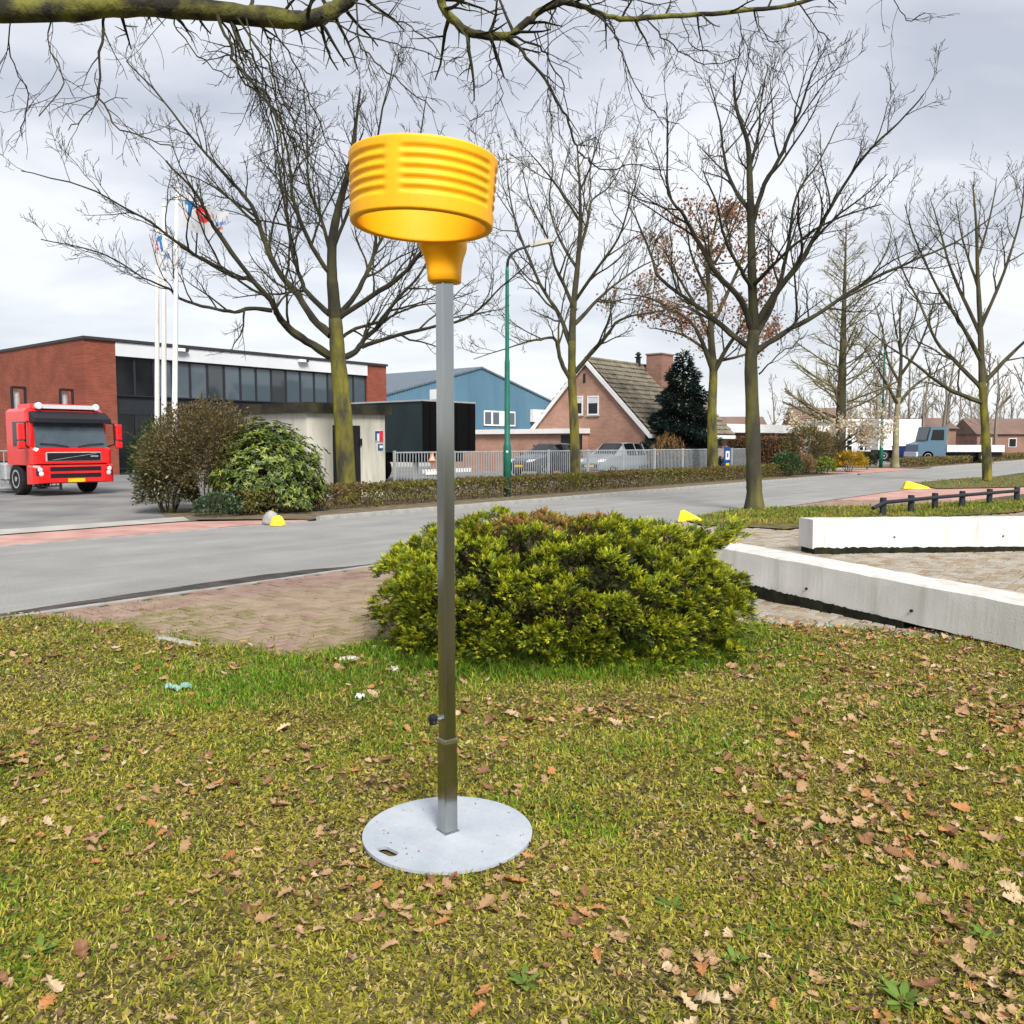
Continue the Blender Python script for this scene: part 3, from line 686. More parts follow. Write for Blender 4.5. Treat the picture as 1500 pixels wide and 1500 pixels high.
def rock(mb, c, rx, ry, rz, seed, n=14):
    vs = []; r_ = random.Random(seed)
    for i in range(n // 2 + 1):
        th = math.pi / 2 * i / (n // 2)
        for j in range(n):
            a = 2 * math.pi * j / n; q = 1 + .12 * (r_.random() - .5)
            vs.append((c[0] + rx * math.cos(a) * math.cos(th) * q, c[1] + ry * math.sin(a) * math.cos(th) * q, c[2] + rz * math.sin(th) * q))
    fs = [(i * n + j, i * n + (j + 1) % n, (i + 1) * n + (j + 1) % n, (i + 1) * n + j) for i in range(n // 2) for j in range(n)]
    return mb.add(vs, fs + [tuple(range(n))[::-1]])
mb = MB(); rock(mb, (p.x, p.y, -.02), .17, .16, .26, 3); mb.build('stone', M['kerb'], ks, smooth=True)
p = G(407, 768); mb = MB(); rock(mb, (p.x, p.y, -.02), .15, .12, .19, 5); mb.build('painted_stone', M['yellow_paint'], ks)
p = G(512, 968); mb = MB(); rock(mb, (p.x, p.y, -.01), .10, .05, .045, 9); tag(mb.build('stone', M['white_conc'], origin=(p.x, p.y, 0)), 'pale flat stone in the grass at the edge of the juniper', 'stone')
# ------------------------------------------------------------------ office building
def rquad_wall(mb, s0, s1, t, z0, z1, m=0): mb.rbox(s0, s1, t, t + .3, z0, z1, m)
TB = 43.0; ZR = 6.62
ob = thing('office_building', 'red brick office building with white fascia and a band of dark windows', 'building', RD(29.5, TB))
s0, s1, s2, s3 = 19.7, 21.25, 37.7, 39.35
mb = MB(); mb.rbox(s0, s1, TB, TB + 1.2, -.1, ZR); mb.build('brick_pier', M['office_brick'], ob)
mb = MB(); mb.rbox(s2, s3, TB, TB + 1.2, -.1, ZR); mb.build('brick_pier', M['office_brick'], ob)
mb = MB(); mb.rbox(s0, s0 + .3, TB + 1.2, TB + 15, -.1, ZR); mb.build('side_wall', M['office_brick_side'], ob)
mb = MB(); mb.rbox(s3 - .3, s3, TB + 1.2, TB + 15, -.1, ZR); mb.build('side_wall', M['office_brick_side'], ob)
mb = MB(); mb.rbox(s0, s3, TB + 15, TB + 15.3, -.1, ZR); mb.build('rear_wall', M['office_brick'], ob)
mb = MB(); mb.rbox(s1, s2, TB - .04, TB + .5, 5.92, ZR - .02); mb.build('fascia', M['fascia'], ob)
mb = MB(); mb.rbox(s0 - .06, s3 + .06, TB - .12, TB + 15.36, ZR, ZR + .14); rf = mb.build('roof', M['edge'], ob)
for sx in (24.4, 32.2):
    mb = MB(); mb.rbox(sx, sx + .45, TB - .34, TB - .14, 6.40, 6.56); fl = mb.build('floodlight', M['white'], ob)
    mb = MB(); mb.rbox(sx + .46, sx + .68, TB - .30, TB - .05, 6.42, 6.58); mb.build('bracket', M['edge'], fl)
mb = MB(); mb.rbox(s1, s2, TB + .28, TB + .4, -.1, 5.92); mb.build('curtain_wall', M['dark_frame'], ob)
nw = 16; wd = (s2 - s1) / nw
for i in range(nw):
    a, b = s1 + i * wd, s1 + (i + 1) * wd
    for (z0, z1, nm) in ((3.95, 5.88, 'up'), (.25, 3.1, 'low')):
        fr = MB(); q = .055
        fr.rbox(a, a + q, TB + .14, TB + .276, z0, z1); fr.rbox(b - q, b, TB + .14, TB + .276, z0, z1)
        fr.rbox(a + q, b - q, TB + .14, TB + .276, z1 - q, z1); fr.rbox(a + q, b - q, TB + .14, TB + .276, z0, z0 + q)
        wn = fr.build('window', M['dark_frame'], ob)
        mb = MB(); mb.rbox(a + q, b - q, TB + .19, TB + .21, z0 + q, z1 - q)
        mb.build('pane', M['glass_dark'] if (nm == 'low' or i < 2) else (M['glass'] if i % 4 == 1 else M['glass_pale']), wn)
# ------------------------------------------------------------------ concrete transformer shed
TS = 19.7; sa_, sb_ = 15.05, 17.95
sh = thing('concrete_shed', 'small pale concrete shed with black door and flat dark roof', 'shed', RD(16.5, TS))
mb = MB(); mb.rbox(sa_, sb_, TS, TS + 3, -.05, 2.42); mb.build('wall', M['conc'], sh)
mb = MB(); mb.rbox(sa_ - .14, sb_ + .14, TS - .16, TS + 3.14, 2.42, 2.70); mb.build('roof', M['shed_roof'], sh)
mb = MB(); mb.rbox(15.95, 16.95, TS - .03, TS - .004, .0, 2.08); dr = mb.build('door', M['black_door'], sh)
mb = MB(); mb.rbox(16.9, 17.0, TS - .06, TS - .034, 1.5, 1.7); mb.build('hinge', M['black_door'], dr)
mb = MB(); mb.rbox(16.12, 16.27, TS - .05, TS - .034, 1.42, 1.62); mb.build('warning_sticker', M['plate_yellow'], dr)
sg = MB(); sg.rbox(17.52, 17.86, TS - .025, TS - .004, 1.62, 1.95); s_ = sg.build('sign', M['white'], sh)
mb = MB(); mb.rbox(17.70, 17.85, TS - .032, TS - .026, 1.63, 1.94); mb.build('sign_red_half', M['sign_red'], s_)
mb = MB(); mb.rbox(17.53, 17.60, TS - .032, TS - .026, 1.64, 1.93); mb.rbox(17.60, 17.70, TS - .032, TS - .026, 1.86, 1.93); mb.build('sign_dark_mark', M['sign_blue'], s_)
mb = MB(); mb.rbox(17.66, 17.84, TS - .025, TS - .004, 1.36, 1.54); s_ = mb.build('sign', M['sign_blue'], sh)
mb = MB(); mb.rbox(17.70, 17.83, TS - .032, TS - .026, 1.42, 1.50); mb.build('sign_text_bar', M['white'], s_)
# ------------------------------------------------------------------ black box trailer
c0 = P(620, 585, 32.0); st, tt = S_of(c0), T_of(c0); zt = c0.z; zb = 1.22; se = st + 2.85; te = tt + 9
tr = thing('box_trailer', 'black box trailer with dark teal side parked behind the concrete shed', 'trailer', RD((st + se) / 2, tt + 4))
mb = MB(); mb.rbox(st + .02, se - .02, tt + .06, te, zb, zt - .06); mb.build('box', M['trailer_side'], tr)
mb = MB(); mb.rbox(st - .03, se + .03, tt + .0, te + .03, zt - .058, zt + .0); mb.build('roof_rail', M['alu'], tr)
for (a, b) in ((st, (st + se) / 2 - .01), ((st + se) / 2 + .01, se)):
    mb = MB(); mb.rbox(a, b, tt - .01, tt + .055, zb, zt - .07); d_ = mb.build('rear_door', M['trailer_black'], tr)
    for q in (.25, .75):
        x = a + (b - a) * q; mb = MB(); mb.tube([RD(x, tt - .035, zb + .05), RD(x, tt - .035, zt - .12)], .018, 6); mb.build('lock_rod', M['trailer_black'], d_)
mb = MB(); mb.rbox(st + .3, se - .3, tt + .4, te - .2, .85, zb - .002); mb.build('chassis', M['trailer_black'], tr)
mb = MB(); mb.rbox(st + .1, se - .1, tt + .1, tt + .2, .45, .60); mb.build('bumper', M['white'], tr)
def wheel(parent, c, r, wdt, axis, local=False, rimr=.6):
    c = Vector(c); ax = Vector(axis).normalized(); a = ax.orthogonal().normalized(); b = ax.cross(a)
    def ring(prof, n=22):
        mb = MB(); vs = []
        for (rr_, h) in prof:
            for j in range(n):
                an = 2 * math.pi * j / n; vs.append(c + ax * h + (a * math.cos(an) + b * math.sin(an)) * rr_)
        k = len(prof); fs = [(i * n + j, i * n + (j + 1) % n, (i + 1) * n + (j + 1) % n, (i + 1) * n + j) for i in range(k - 1) for j in range(n)]
        mb.add(vs, fs + [tuple(range(n))[::-1], tuple((k - 1) * n + j for j in range(n))]); return mb
    h = wdt / 2
    ty = ring([(r * rimr, -h), (r * .93, -h), (r, -h * .7), (r, h * .7), (r * .93, h), (r * rimr, h)]).build('tyre', M['tyre'], parent, local=local)
    ring([(r * rimr * .98, -h * .86), (r * rimr * .98, h * 1.02), (r * rimr * .8, h * 1.02), (r * rimr * .7, h * .7), (r * .2, h * .75), (r * .16, h * 1.02), (r * .05, h * 1.02)]).build('rim', M['rim'], ty, local=local)
for q in (5.2, 6.4):
    for (x, sg_) in ((st + .2, -1), (se - .2, 1)): wheel(tr, RD(x, tt + q, .48), .48, .3, U * sg_)
mb = MB(); mb.rbox(st + .35, st + .5, tt + .8, tt + .95, -.01, .86); mb.build('landing_leg', M['alu'], tr)
mb = MB(); mb.rbox(se - .5, se - .35, tt + .8, tt + .95, -.01, .86); mb.build('landing_leg', M['alu'], tr)
# ------------------------------------------------------------------ blue warehouse
TW = 56.0; SR = S_of(PT(705, 538, TW)); ZRG = PT(705, 538, TW).z; HWD = 17.0; SL = .25
wh = thing('warehouse', 'blue corrugated steel warehouse with a low gable behind the brick house', 'warehouse', RD(SR, TW))
mb = MB(); x = SR - HWD; pit = .30; k = 0
prof = []
while x < SR + HWD:
    for dx, dt in ((0, 0), (.16, 0), (.19, .045), (.27, .045)): prof.append((x + dx, TW + dt))
    x += pit
vs = []; zt_f = lambda s_: ZRG - .12 - SL * abs(s_ - SR)
for (s_, t_) in prof: vs += [RD(s_, t_, 1.9), RD(s_, t_, zt_f(s_))]
mb.add(vs, [(2 * i, 2 * i + 2, 2 * i + 3, 2 * i + 1) for i in range(len(prof) - 1)])
tag(mb.build('cladding', M['blue_clad'], wh), kind='stuff')
mb = MB(); mb.rbox(SR - HWD, SR + HWD, TW + .06, TW + .3, -.1, 1.9); mb.build('brick_base', M['house_brick_front'], wh)
mb = MB(); mb.rbox(SR - HWD, SR + HWD, TW - .04, TW + .055, 1.75, 1.98); mb.build('sill_band', M['white'], wh)
for sg_ in (-1, 1):
    e_ = SR + sg_ * (HWD + .2); pts = [RD(SR, TW - .12, ZRG - .10), RD(e_, TW - .12, ZRG - .10 - SL * (HWD + .2)), RD(e_, TW - .12, ZRG + .06 - SL * (HWD + .2)), RD(SR, TW - .12, ZRG + .06)]
    mb = MB(); mb.prism(pts, NN * 24); mb.build('roof_slope', M['blue_trim'], wh)
for sx in (-1, 1):
    mb = MB(); mb.rbox(SR + sx * HWD - .1, SR + sx * HWD + .1, TW + .31, TW + 23, -.1, zt_f(SR + HWD)); mb.build('side_wall', M['blue_clad'], wh)
wa, wb_ = S_of(PT(708, 615, TW)), S_of(PT(754, 615, TW)); n4 = 4; ww = (wb_ - wa) / n4
for i in range(n4):
    a = wa + i * ww; zt_, zb_ = PT(730, 602, TW).z, PT(730, 624, TW).z
    fr = MB(); fr.rbox(a, a + ww, TW - .09, TW - .045, zb_, zt_); wn = fr.build('window', M['white'], wh)
    mb = MB(); mb.rbox(a + .14, a + ww - .14, TW - .105, TW - .092, zb_ + .15, zt_ - .15); mb.build('pane', M['white'] if i == 2 else M['glass_pale'], wn)
wa = S_of(PT(776, 610, TW)); mb = MB(); mb.rbox(wa, wa + 2.2, TW - .5, TW - .05, PT(780, 618, TW).z, PT(780, 600, TW).z); mb.build('wall_cabinet', M['white'], wh)
mb = MB(); a = S_of(PT(640, 580, TW)); zc = PT(640, 586, TW).z; mb.rbox(a - 1, a + .6, TW - .9, TW - .05, zc, zc + .9); mb.build('vent_unit', M['white'], wh)
# ------------------------------------------------------------------ brick house with tiled roof
SH, T0, T1 = 38.8, 23.0, 30.26; S1 = 48.3; ZE, ZA = 2.45, 6.06; TM = (T0 + T1) / 2
ho = thing('brick_house', 'brick house with steep tiled roof, white verge boards and a chimney', 'house', RD(43, TM))
pts = [RD(SH, T0, -.05), RD(SH, T1, -.05), RD(SH, T1, ZE), RD(SH, TM, ZA - .1), RD(SH, T0, ZE)]
mb = MB(); mb.prism(pts, U * .3); mb.build('gable_wall', M['house_brick'], ho)
pts = [p + U * (S1 - SH - .3) for p in pts]; mb = MB(); mb.prism(pts, U * .3); mb.build('gable_wall', M['house_brick'], ho)
mb = MB(); mb.rbox(SH + .3, S1 - .3, T0 + .0, T0 + .3, -.05, ZE); mb.build('front_wall', M['house_brick_front'], ho)
mb = MB(); mb.rbox(SH + .3, S1 - .3, T1 - .3, T1, -.05, ZE); mb.build('rear_wall', M['house_brick_front'], ho)
ridge = lambda s_: RD(s_, TM, ZA)
for sd__ in (-1, 1):
    te_ = TM + sd__ * (T1 - T0 + .7) / 2; dz = (ZA - ZE) / ((T1 - T0) / 2); ze_ = ZA - dz * abs(te_ - TM)
    mb = MB(); a_, b_ = RD(SH - .12, TM, ZA), RD(SH - .12, te_, ze_); mb.prism([a_ - ZZ * .12, b_ - ZZ * .12, b_, a_], U * (S1 - SH + .24)); rs = mb.build('roof_slope', M['roof_tile'], ho)
    # stepped courses of tiles
    mb = MB(); nc = 15; ntl = 32; dn = (RD(0, te_, ze_) - RD(0, TM, ZA)); nrm = U.cross(dn).normalized(); nrm = nrm if nrm.z > 0 else -nrm
    for i in range(nc):
        p0 = dn * (i / nc); p1 = dn * ((i + 1.12) / nc)
        for j in range(ntl):
            wt = (S1 - SH + .24) / ntl; o_ = RD(SH - .12 + j * wt, TM, ZA)
            A, B = o_ + p0 + nrm * .015, o_ + p1 + nrm * .085; jz = random.uniform(-.012, .012)
            cs = [0, .3, .62, .85, 1]; hs = [.02, .0, .0, .05, .02]
            v_ = []
            for c_, h_ in zip(cs, hs): v_ += [A + U * (wt * c_) + nrm * (h_ + jz), B + U * (wt * c_) + nrm * (h_ + jz), B + U * (wt * c_) + nrm * (h_ + jz - .06)]
            fs = []
            for q in range(4): fs += [(3 * q, 3 * q + 1, 3 * q + 4, 3 * q + 3), (3 * q + 1, 3 * q + 2, 3 * q + 5, 3 * q + 4)]
            mb.add(v_, fs)
    tag(mb.build('roof_tiles', M['roof_tile'], rs), kind='stuff')
    # white verge board on the gable, gutter on the eave
    mb = MB(); q = RD(SH - .20, TM, ZA + .02); e_ = RD(SH - .20, te_, ze_ + .02); mb.prism([q, e_, e_ - ZZ * .30, q - ZZ * .30], U * .07); mb.build('verge_board', M['white'], ho)
    mb = MB(); mb.rbox(SH - .2, S1 + .1, te_ - .13 if sd__ < 0 else te_ + .02, te_ - .02 if sd__ < 0 else te_ + .13, ze_ - .26, ze_ - .06); mb.build('gutter', M['white'], ho)
mb = MB(); mb.tube([RD(SH - .13, TM, ZA + .06), RD(S1 + .13, TM, ZA + .06)], .10, 8); mb.build('ridge_tiles', M['roof_tile'], ho)
tc_ = TM - .9; mb = MB(); a = S_of(PT(958, 520, tc_)); zc = PT(968, 521, tc_).z; mb.rbox(a, a + 1.35, tc_ - .5, tc_ + .5, 4.2, zc); ch = mb.build('chimney', M['chimney'], ho)
mb = MB(); mb.rbox(a - .05, a + 1.40, tc_ - .55, tc_ + .55, zc, zc + .08); mb.build('chimney_cap', M['far_brick'], ch)
ps = PT(935, 525, TM); mb = MB(); s_ = S_of(ps); mb.lathe([(.14, 0), (.14, .45), (.22, .47), (.22, .52), (.1, .54), (.1, .62), (.2, .64), (.06, .8)], RD(s_, TM, ZA), 12); mb.build('roof_vent', M['black_door'], ho)
def gable_window(tc, zc, w_, h, blind=True):
    f_ = .07; fr = MB()
    for (a, b, z0, z1) in ((tc - w_ / 2, tc + w_ / 2, zc - h / 2, zc - h / 2 + f_), (tc - w_ / 2, tc + w_ / 2, zc + h / 2 - f_, zc + h / 2), (tc - w_ / 2, tc - w_ / 2 + f_, zc - h / 2 + f_, zc + h / 2 - f_), (tc + w_ / 2 - f_, tc + w_ / 2, zc - h / 2 + f_, zc + h / 2 - f_)):
        fr.rbox(SH - .05, SH - .004, a, b, z0, z1)
    wn = fr.build('window', M['white'], ho)
    mb = MB(); mb.rbox(SH - .02, SH - .006, tc - w_ / 2 + f_, tc + w_ / 2 - f_, zc - h / 2 + f_, zc + h / 2 - f_); mb.build('pane', M['glass_dark'], wn)
    if blind:
        mb = MB(); mb.rbox(SH - .03, SH - .024, tc - w_ / 2 + f_, tc + w_ / 2 - f_, zc + h * .12, zc + h / 2 - f_); mb.build('blind', M['fascia'], wn)
    mb = MB(); mb.rbox(SH - .09, SH - .004, tc - w_ / 2 - .06, tc + w_ / 2 + .06, zc - h / 2 - .07, zc - h / 2 - .005); mb.build('sill', M['slab'], wn)
def gplane(px, py):                    # point of the gable wall
    d = ray(px, py); k = SH / (d.x * U.x + d.y * U.y); p = Vector((d.x * k, d.y * k, CAM_H + d.z * k)); return T_of(p), p.z
t_, z_ = gplane(869, 594); gable_window(t_, z_, .74, 1.02)
t_, z_ = gplane(846, 594); gable_window(t_, z_, .74, 1.02)
t_, z_ = gplane(856, 554); mb = MB(); mb.rbox(SH - .02, SH - .004, t_ - .08, t_ + .08, z_ - .25, z_ + .25); mb.build('gable_slit', M['glass_dark'], ho)
mb = MB(); mb.rbox(SH + .9, SH + 1.9, T0 - .03, T0 - .004, .0, 2.15); d_ = mb.build('door', M['black_door'], ho)
mb = MB(); mb.rbox(SH + .8, SH + .9, T0 - .06, T0 - .004, .0, 2.25); mb.rbox(SH + 1.9, SH + 2.0, T0 - .06, T0 - .004, .0, 2.25); mb.build('door_frame', M['white'], d_)
mb = MB(); mb.rbox(SH + 5.2, SH + 7.2, T0 - .04, T0 - .004, .8, 2.1); w2 = mb.build('window', M['white'], ho)
mb = MB(); mb.rbox(SH + 5.28, SH + 7.12, T0 - .05, T0 - .042, .88, 2.02); mb.build('pane', M['glass_dark'], w2)
# flat-roofed garage wing in front of the gable
SG = SH - .95; ga = thing('garage', 'low brick garage wing with white roof edge beside the gable', 'garage', RD(SG, 30))
tg0, tg1 = T0 + 3.5, T0 + 14.5
mb = MB(); mb.rbox(SG, SG + .93, tg0, T1 + .0, -.05, 2.1); mb.rbox(SG, SG + 6, T1 + .3, tg1, -.05, 2.1); mb.build('wall', M['house_brick'], ga)
mb = MB(); mb.rbox(SG, SG + .3, T1 + .001, T1 + .299, -.05, 2.1); mb.build('wall_infill', M['house_brick'], ga)
mb = MB(); mb.rbox(SG - .22, SG + .94, tg0 - .1, T1 + .29, 2.1, 2.36); mb.rbox(SG - .22, SG + 6.1, T1 + .292, tg1 + .2, 2.1, 2.36); mb.build('roof', M['white'], ga)
def sgp(px, py):
    d = ray(px, py); k = SG / (d.x * U.x + d.y * U.y); p = Vector((d.x * k, d.y * k, CAM_H + d.z * k)); return T_of(p)
ta, tb_ = sgp(853, 650), sgp(822, 650); mb = MB(); mb.rbox(SG - .03, SG - .004, ta, tb_, .0, 2.02); mb.build('garage_door', M['dark_frame'], ga)

# ------------------------------------------------------------------ fences
def bar_fence(s0, s1, t, h, label, pitch=.125, post=2.5, wood=False):
    root = thing('bar_fence', label, 'fence', RD((s0 + s1) / 2, t, 0))
    L = s1 - s0
    np_ = int(L / post)
    pm = MB(); pm.pbox(Vector((0, 0, 0)) - U * .035 - NN * .035, U * .07, NN * .07, ZZ * (h + .04)); po = None
    for i in range(np_ + 1):
        if po is None: o = pm.build('post', M['fence'], root, local=True); po = o.data
        else: o = link('post', po, root)
        o.location = U * (i * L / np_ - L / 2)
    for z in (h - .04, .15):
        mb = MB(); mb.rbox(s0, s1, t - .02, t + .02, z, z + .045); mb.build('rail', M['fence'], root)
    bm_ = MB(); bm_.pbox(-U * .011 - NN * .011 + ZZ * .196, U * .022, NN * .022, ZZ * (h - .238)); bo_ = None
    nb_ = int(L / pitch)
    for i in range(1, nb_):
        x = i * L / nb_ - L / 2; r_ = ((x + L / 2) % (L / np_))
        if r_ < .06 or r_ > L / np_ - .06: continue
        if bo_ is None: o = bm_.build('bar', M['fence'], root, local=True); bo_ = o.data
        else: o = link('bar', bo_, root)
        o.location = U * x
    return root
bar_fence(18.1, 44.0, 19.45, 1.30, 'long grey galvanised bar fence behind the low hedge', .128)
bar_fence(4.6, 12.6, 29.5, 1.35, 'short grey bar fence across the yard beside the red truck', .14)
# warning triangle and white board hung on the fence
p = PT(633, 670, 19.40); hg = thing('warning_sign', 'small orange triangular warning sign hung on the fence', 'sign', p)
c_ = p; a = .17; mb = MB(); mb.prism([c_ - U * a - ZZ * .12, c_ + U * a - ZZ * .12, c_ + ZZ * .18], -NN * .012); mb.build('board', M['sign_orange'], hg)
mb = MB(); a = .09; q = c_ - NN * .013; mb.prism([q - U * a - ZZ * .085, q + U * a - ZZ * .085, q + ZZ * .075], -NN * .004); mb.build('face', M['white'], hg)
p = PT(633, 693, 19.40); mb = MB(); mb.pbox(p - U * .3 - ZZ * .05, U * .95, -NN * .015, ZZ * .11); tag(mb.build('notice_board', M['white'], origin=p), 'narrow white board fixed low on the fence bars', 'board')
# blue sign beside the hedge
p = G(1062, 700); p = RD(S_of(PT(1064, 664, 18.6)), 18.6); bs = thing('blue_sign', 'blue rectangular sign with white panel on a post by the mossy tree', 'sign', p)
mb = MB(); mb.tube([p - ZZ * .02, p + ZZ * 1.42], .03, 8); mb.build('post', M['fence'], bs)
mb = MB(); mb.pbox(p - U * .33 - NN * .06 + ZZ * .35, U * .66, NN * .03, ZZ * 1.05); bd = mb.build('board', M['sign_blue'], bs)
mb = MB(); mb.pbox(p - U * .2 - NN * .068 + ZZ * .78, U * .42, NN * .006, ZZ * .42); mb.build('panel', M['white'], bd)
mb = MB(); mb.pbox(p - U * .07 - NN * .074 + ZZ * .90, U * .13, NN * .005, ZZ * .2); mb.build('symbol', M['sign_blue'], bd)
mb = MB(); mb.pbox(p - U * .15 - NN * .068 + ZZ * .42, U * .34, NN * .006, ZZ * .2); mb.build('lower_panel', M['plate_yellow'], bd)

# ------------------------------------------------------------------ street lamps
def lamp(base, h, label, dx=1.0):
    root = thing('street_lamp', label, 'street lamp', base, 0, 'green street lamps'); b = Vector(base)
    mb = MB(); mb.lathe([(.115, -.05), (.115, 1.45), (.10, 1.55), (.085, 1.58), (.075, h * .56), (.06, h * .575), (.052, h * .93), (.045, h - .35)], b, 14); mb.build('post', M['green_post'], root, smooth=True)
    mb = MB(); arm = [b + ZZ * (h - .37), b + ZZ * (h - .15) + Vector((.03, 0, 0)), b + Vector((.12, -.02, h + .0)), b + Vector((.32, -.06, h + .12)), b + Vector((.75, -.15, h + .24))]
    mb.tube(arm, [.045, .043, .04, .036, .034], 10); mb.build('arm', M['edge'], root, smooth=True)
    e_ = arm[-1]; dr_ = Vector((.96, -.2, .16)).normalized(); sd2 = dr_.cross(ZZ).normalized(); up = sd2.cross(dr_)
    mb = MB(); mb.prism([e_ - dr_ * .08 - up * .05, e_ + dr_ * .62 - up * .05, e_ + dr_ * .60 + up * .02, e_ + dr_ * .35 + up * .07, e_ - dr_ * .06 + up * .05], sd2 * .2)
    for i in range(len(mb.v)): mb.v[i] = tuple(Vector(mb.v[i]) - sd2 * .1)
    hd = mb.build('lamp_head', M['lamp_head'], root)
    mb = MB(); mb.lathe([(.035, 0), (.035, .05)], b + Vector((0, -.115, 1.32)), 10, 'y'); mb.build('number_disc', M['white'], root)
b = G(743, 727); lamp(b, PT(741, 372, T_of(b)).z, 'green street lamp rising from the low hedge beside the silver cars')
b = RD(S_of(PT(1291, 660, 17.2)), 17.2); lamp(b, PT(1300, 505, 17.2).z, 'far green street lamp beside the pale trunk at the white lorry')

# ------------------------------------------------------------------ flagpoles
def flagpole(px, ptop, Y, label, group='white flagpoles'):
    a, b = P(px[0], 690, Y), P(px[1], ptop, Y); b0 = Vector((a.x, Y, 0)); root = thing('flagpole', label, 'flagpole', b0, 0, group)
    mb = MB(); mb.tube([b0 - ZZ * .05, b0.lerp(b, .3), b0.lerp(b, .7), b], [.075, .07, .058, .042], 12); mb.build('pole', M['pole_white'], root, smooth=True)
    mb = MB(); mb.lathe([(.02, 0), (.05, .02), (.06, .05), (.05, .09), (.01, .11)], b, 10); mb.build('finial', M['pole_white'], root, smooth=True)
    return root, b
f1, t1_ = flagpole((253, 259), 277, 22.0, 'tallest white flagpole, flying a large white flag')
f2, t2_ = flagpole((239, 240), 304, 23.6, 'white flagpole with a limp white flag, next to the tallest one')
f3, t3_ = flagpole((229, 230), 318, 25.0, 'bare white flagpole standing behind the other two')
def flag(corners, label, marks, Yw=.12, nu=56, nv=34):
    """corners: top-hoist, top-fly, bottom-fly, bottom-hoist"""
    A, B, C_, D = corners; V = []; Cc = []; T = []
    for i in range(nu + 1):
        u = i / nu
        for j in range(nv + 1):
            v = j / nv; p = (A.lerp(B, u)).lerp(D.lerp(C_, u), v)
            p = p + Vector((0, Yw * math.sin(u * 9 + v * 2.2) * (.15 + u), .05 * math.sin(u * 7 + v)))
            V.append(tuple(p)); c = (.74, .74, .77)
            for (u0, u1, v0, v1, cc, fn) in marks:
                if u0 <= u <= u1 and v0 <= v <= v1 and (fn is None or fn((u - u0) / (u1 - u0), (v - v0) / (v1 - v0))): c = cc
            Cc.append(c)
    n_ = nv + 1
    for i in range(nu):
        for j in range(nv): a = i * n_ + j; T += [(a, a + n_, a + n_ + 1), (a, a + n_ + 1, a + 1)]
    o = np_mesh('flag', V, T, np.array(Cc), M['flag_white'], origin=tuple(A), smooth=True)
    tag(o, label, 'flag', 'white company flags'); return o
BLU, REDc = (.03, .22, .55), (.78, .06, .05)
tee = lambda u, v: v < .30 or .32 < u < .68
cross_ring = lambda u, v: not (.36 < u < .64 and .36 < v < .64) and (abs(u - .5) + abs(v - .5) < .62)
flag([t1_ - ZZ * .05 + Vector((.05, 0, 0)), P(335, 312, 21.6), P(330, 346, 21.6), P(262, 335, 22.0)], 'large white flag with blue and red emblem streaming from its pole',
     [(.12, .34, .20, .62, BLU, tee), (.36, .66, .12, .62, REDc, cross_ring), (.74, .99, .45, .62, BLU, lambda u, v: (u * 9) % 1 < .6), (.74, .99, .76, .90, REDc, lambda u, v: (u * 7) % 1 < .75)])
flag([P(240, 343, 23.6), P(222, 345, 23.4), P(228, 392, 23.3), P(252, 386, 23.6)], 'limp white flag with red and blue marks hanging from its pole',
     [(.62, .85, .05, .48, REDc, lambda u, v: (v * 3) % 1 < .7), (.2, .55, .08, .58, BLU, tee), (.05, .4, .7, .86, BLU, lambda u, v: (u * 5) % 1 < .6)], Yw=.1)
# ------------------------------------------------------------------ red truck (local frame: +x forward, y left, z up)
FW = math.atan2(-NN.y, -NN.x)
fc = P(108, 700, 26.4); tk = thing('red_truck', 'red tractor truck parked nose out in front of the office building', 'truck', (fc.x, fc.y, 0), FW); tk.scale = (.96, .96, .96)
def loft(mb, secs, m=0, close=True):
    """secs: list of (x, [(y,z)...]) rings, same count"""
    k = len(secs[0][1]); vs = [(x, y, z) for x, ring in secs for (y, z) in ring]
    fs = [(i * k + q, i * k + (q + 1) % k, (i + 1) * k + (q + 1) % k, (i + 1) * k + q) for i in range(len(secs) - 1) for q in range(k)]
    if close: fs += [tuple(range(k))[::-1], tuple((len(secs) - 1) * k + q for q in range(k))]
    return mb.add(vs, fs, m)
def fixn(o):
    bm = bmesh.new(); bm.from_mesh(o.data); bmesh.ops.recalc_face_normals(bm, faces=bm.faces); bm.to_mesh(o.data); bm.free(); return o
def cabring(hw, z0, z1, c=.10):
    return [(-hw, z0), (-hw, z1 - c), (-hw + c, z1), (hw - c, z1), (hw, z1 - c), (hw, z0)]
mb = MB(); loft(mb, [(-1.9, cabring(1.2, .95, 2.72)), (-.45, cabring(1.22, .95, 2.72)), (-.28, cabring(1.2, .95, 2.66, .14)), (-.20, cabring(1.17, .95, 2.32, .1))]); fixn(mb.build('cab', M['red_truck'], tk, local=True))
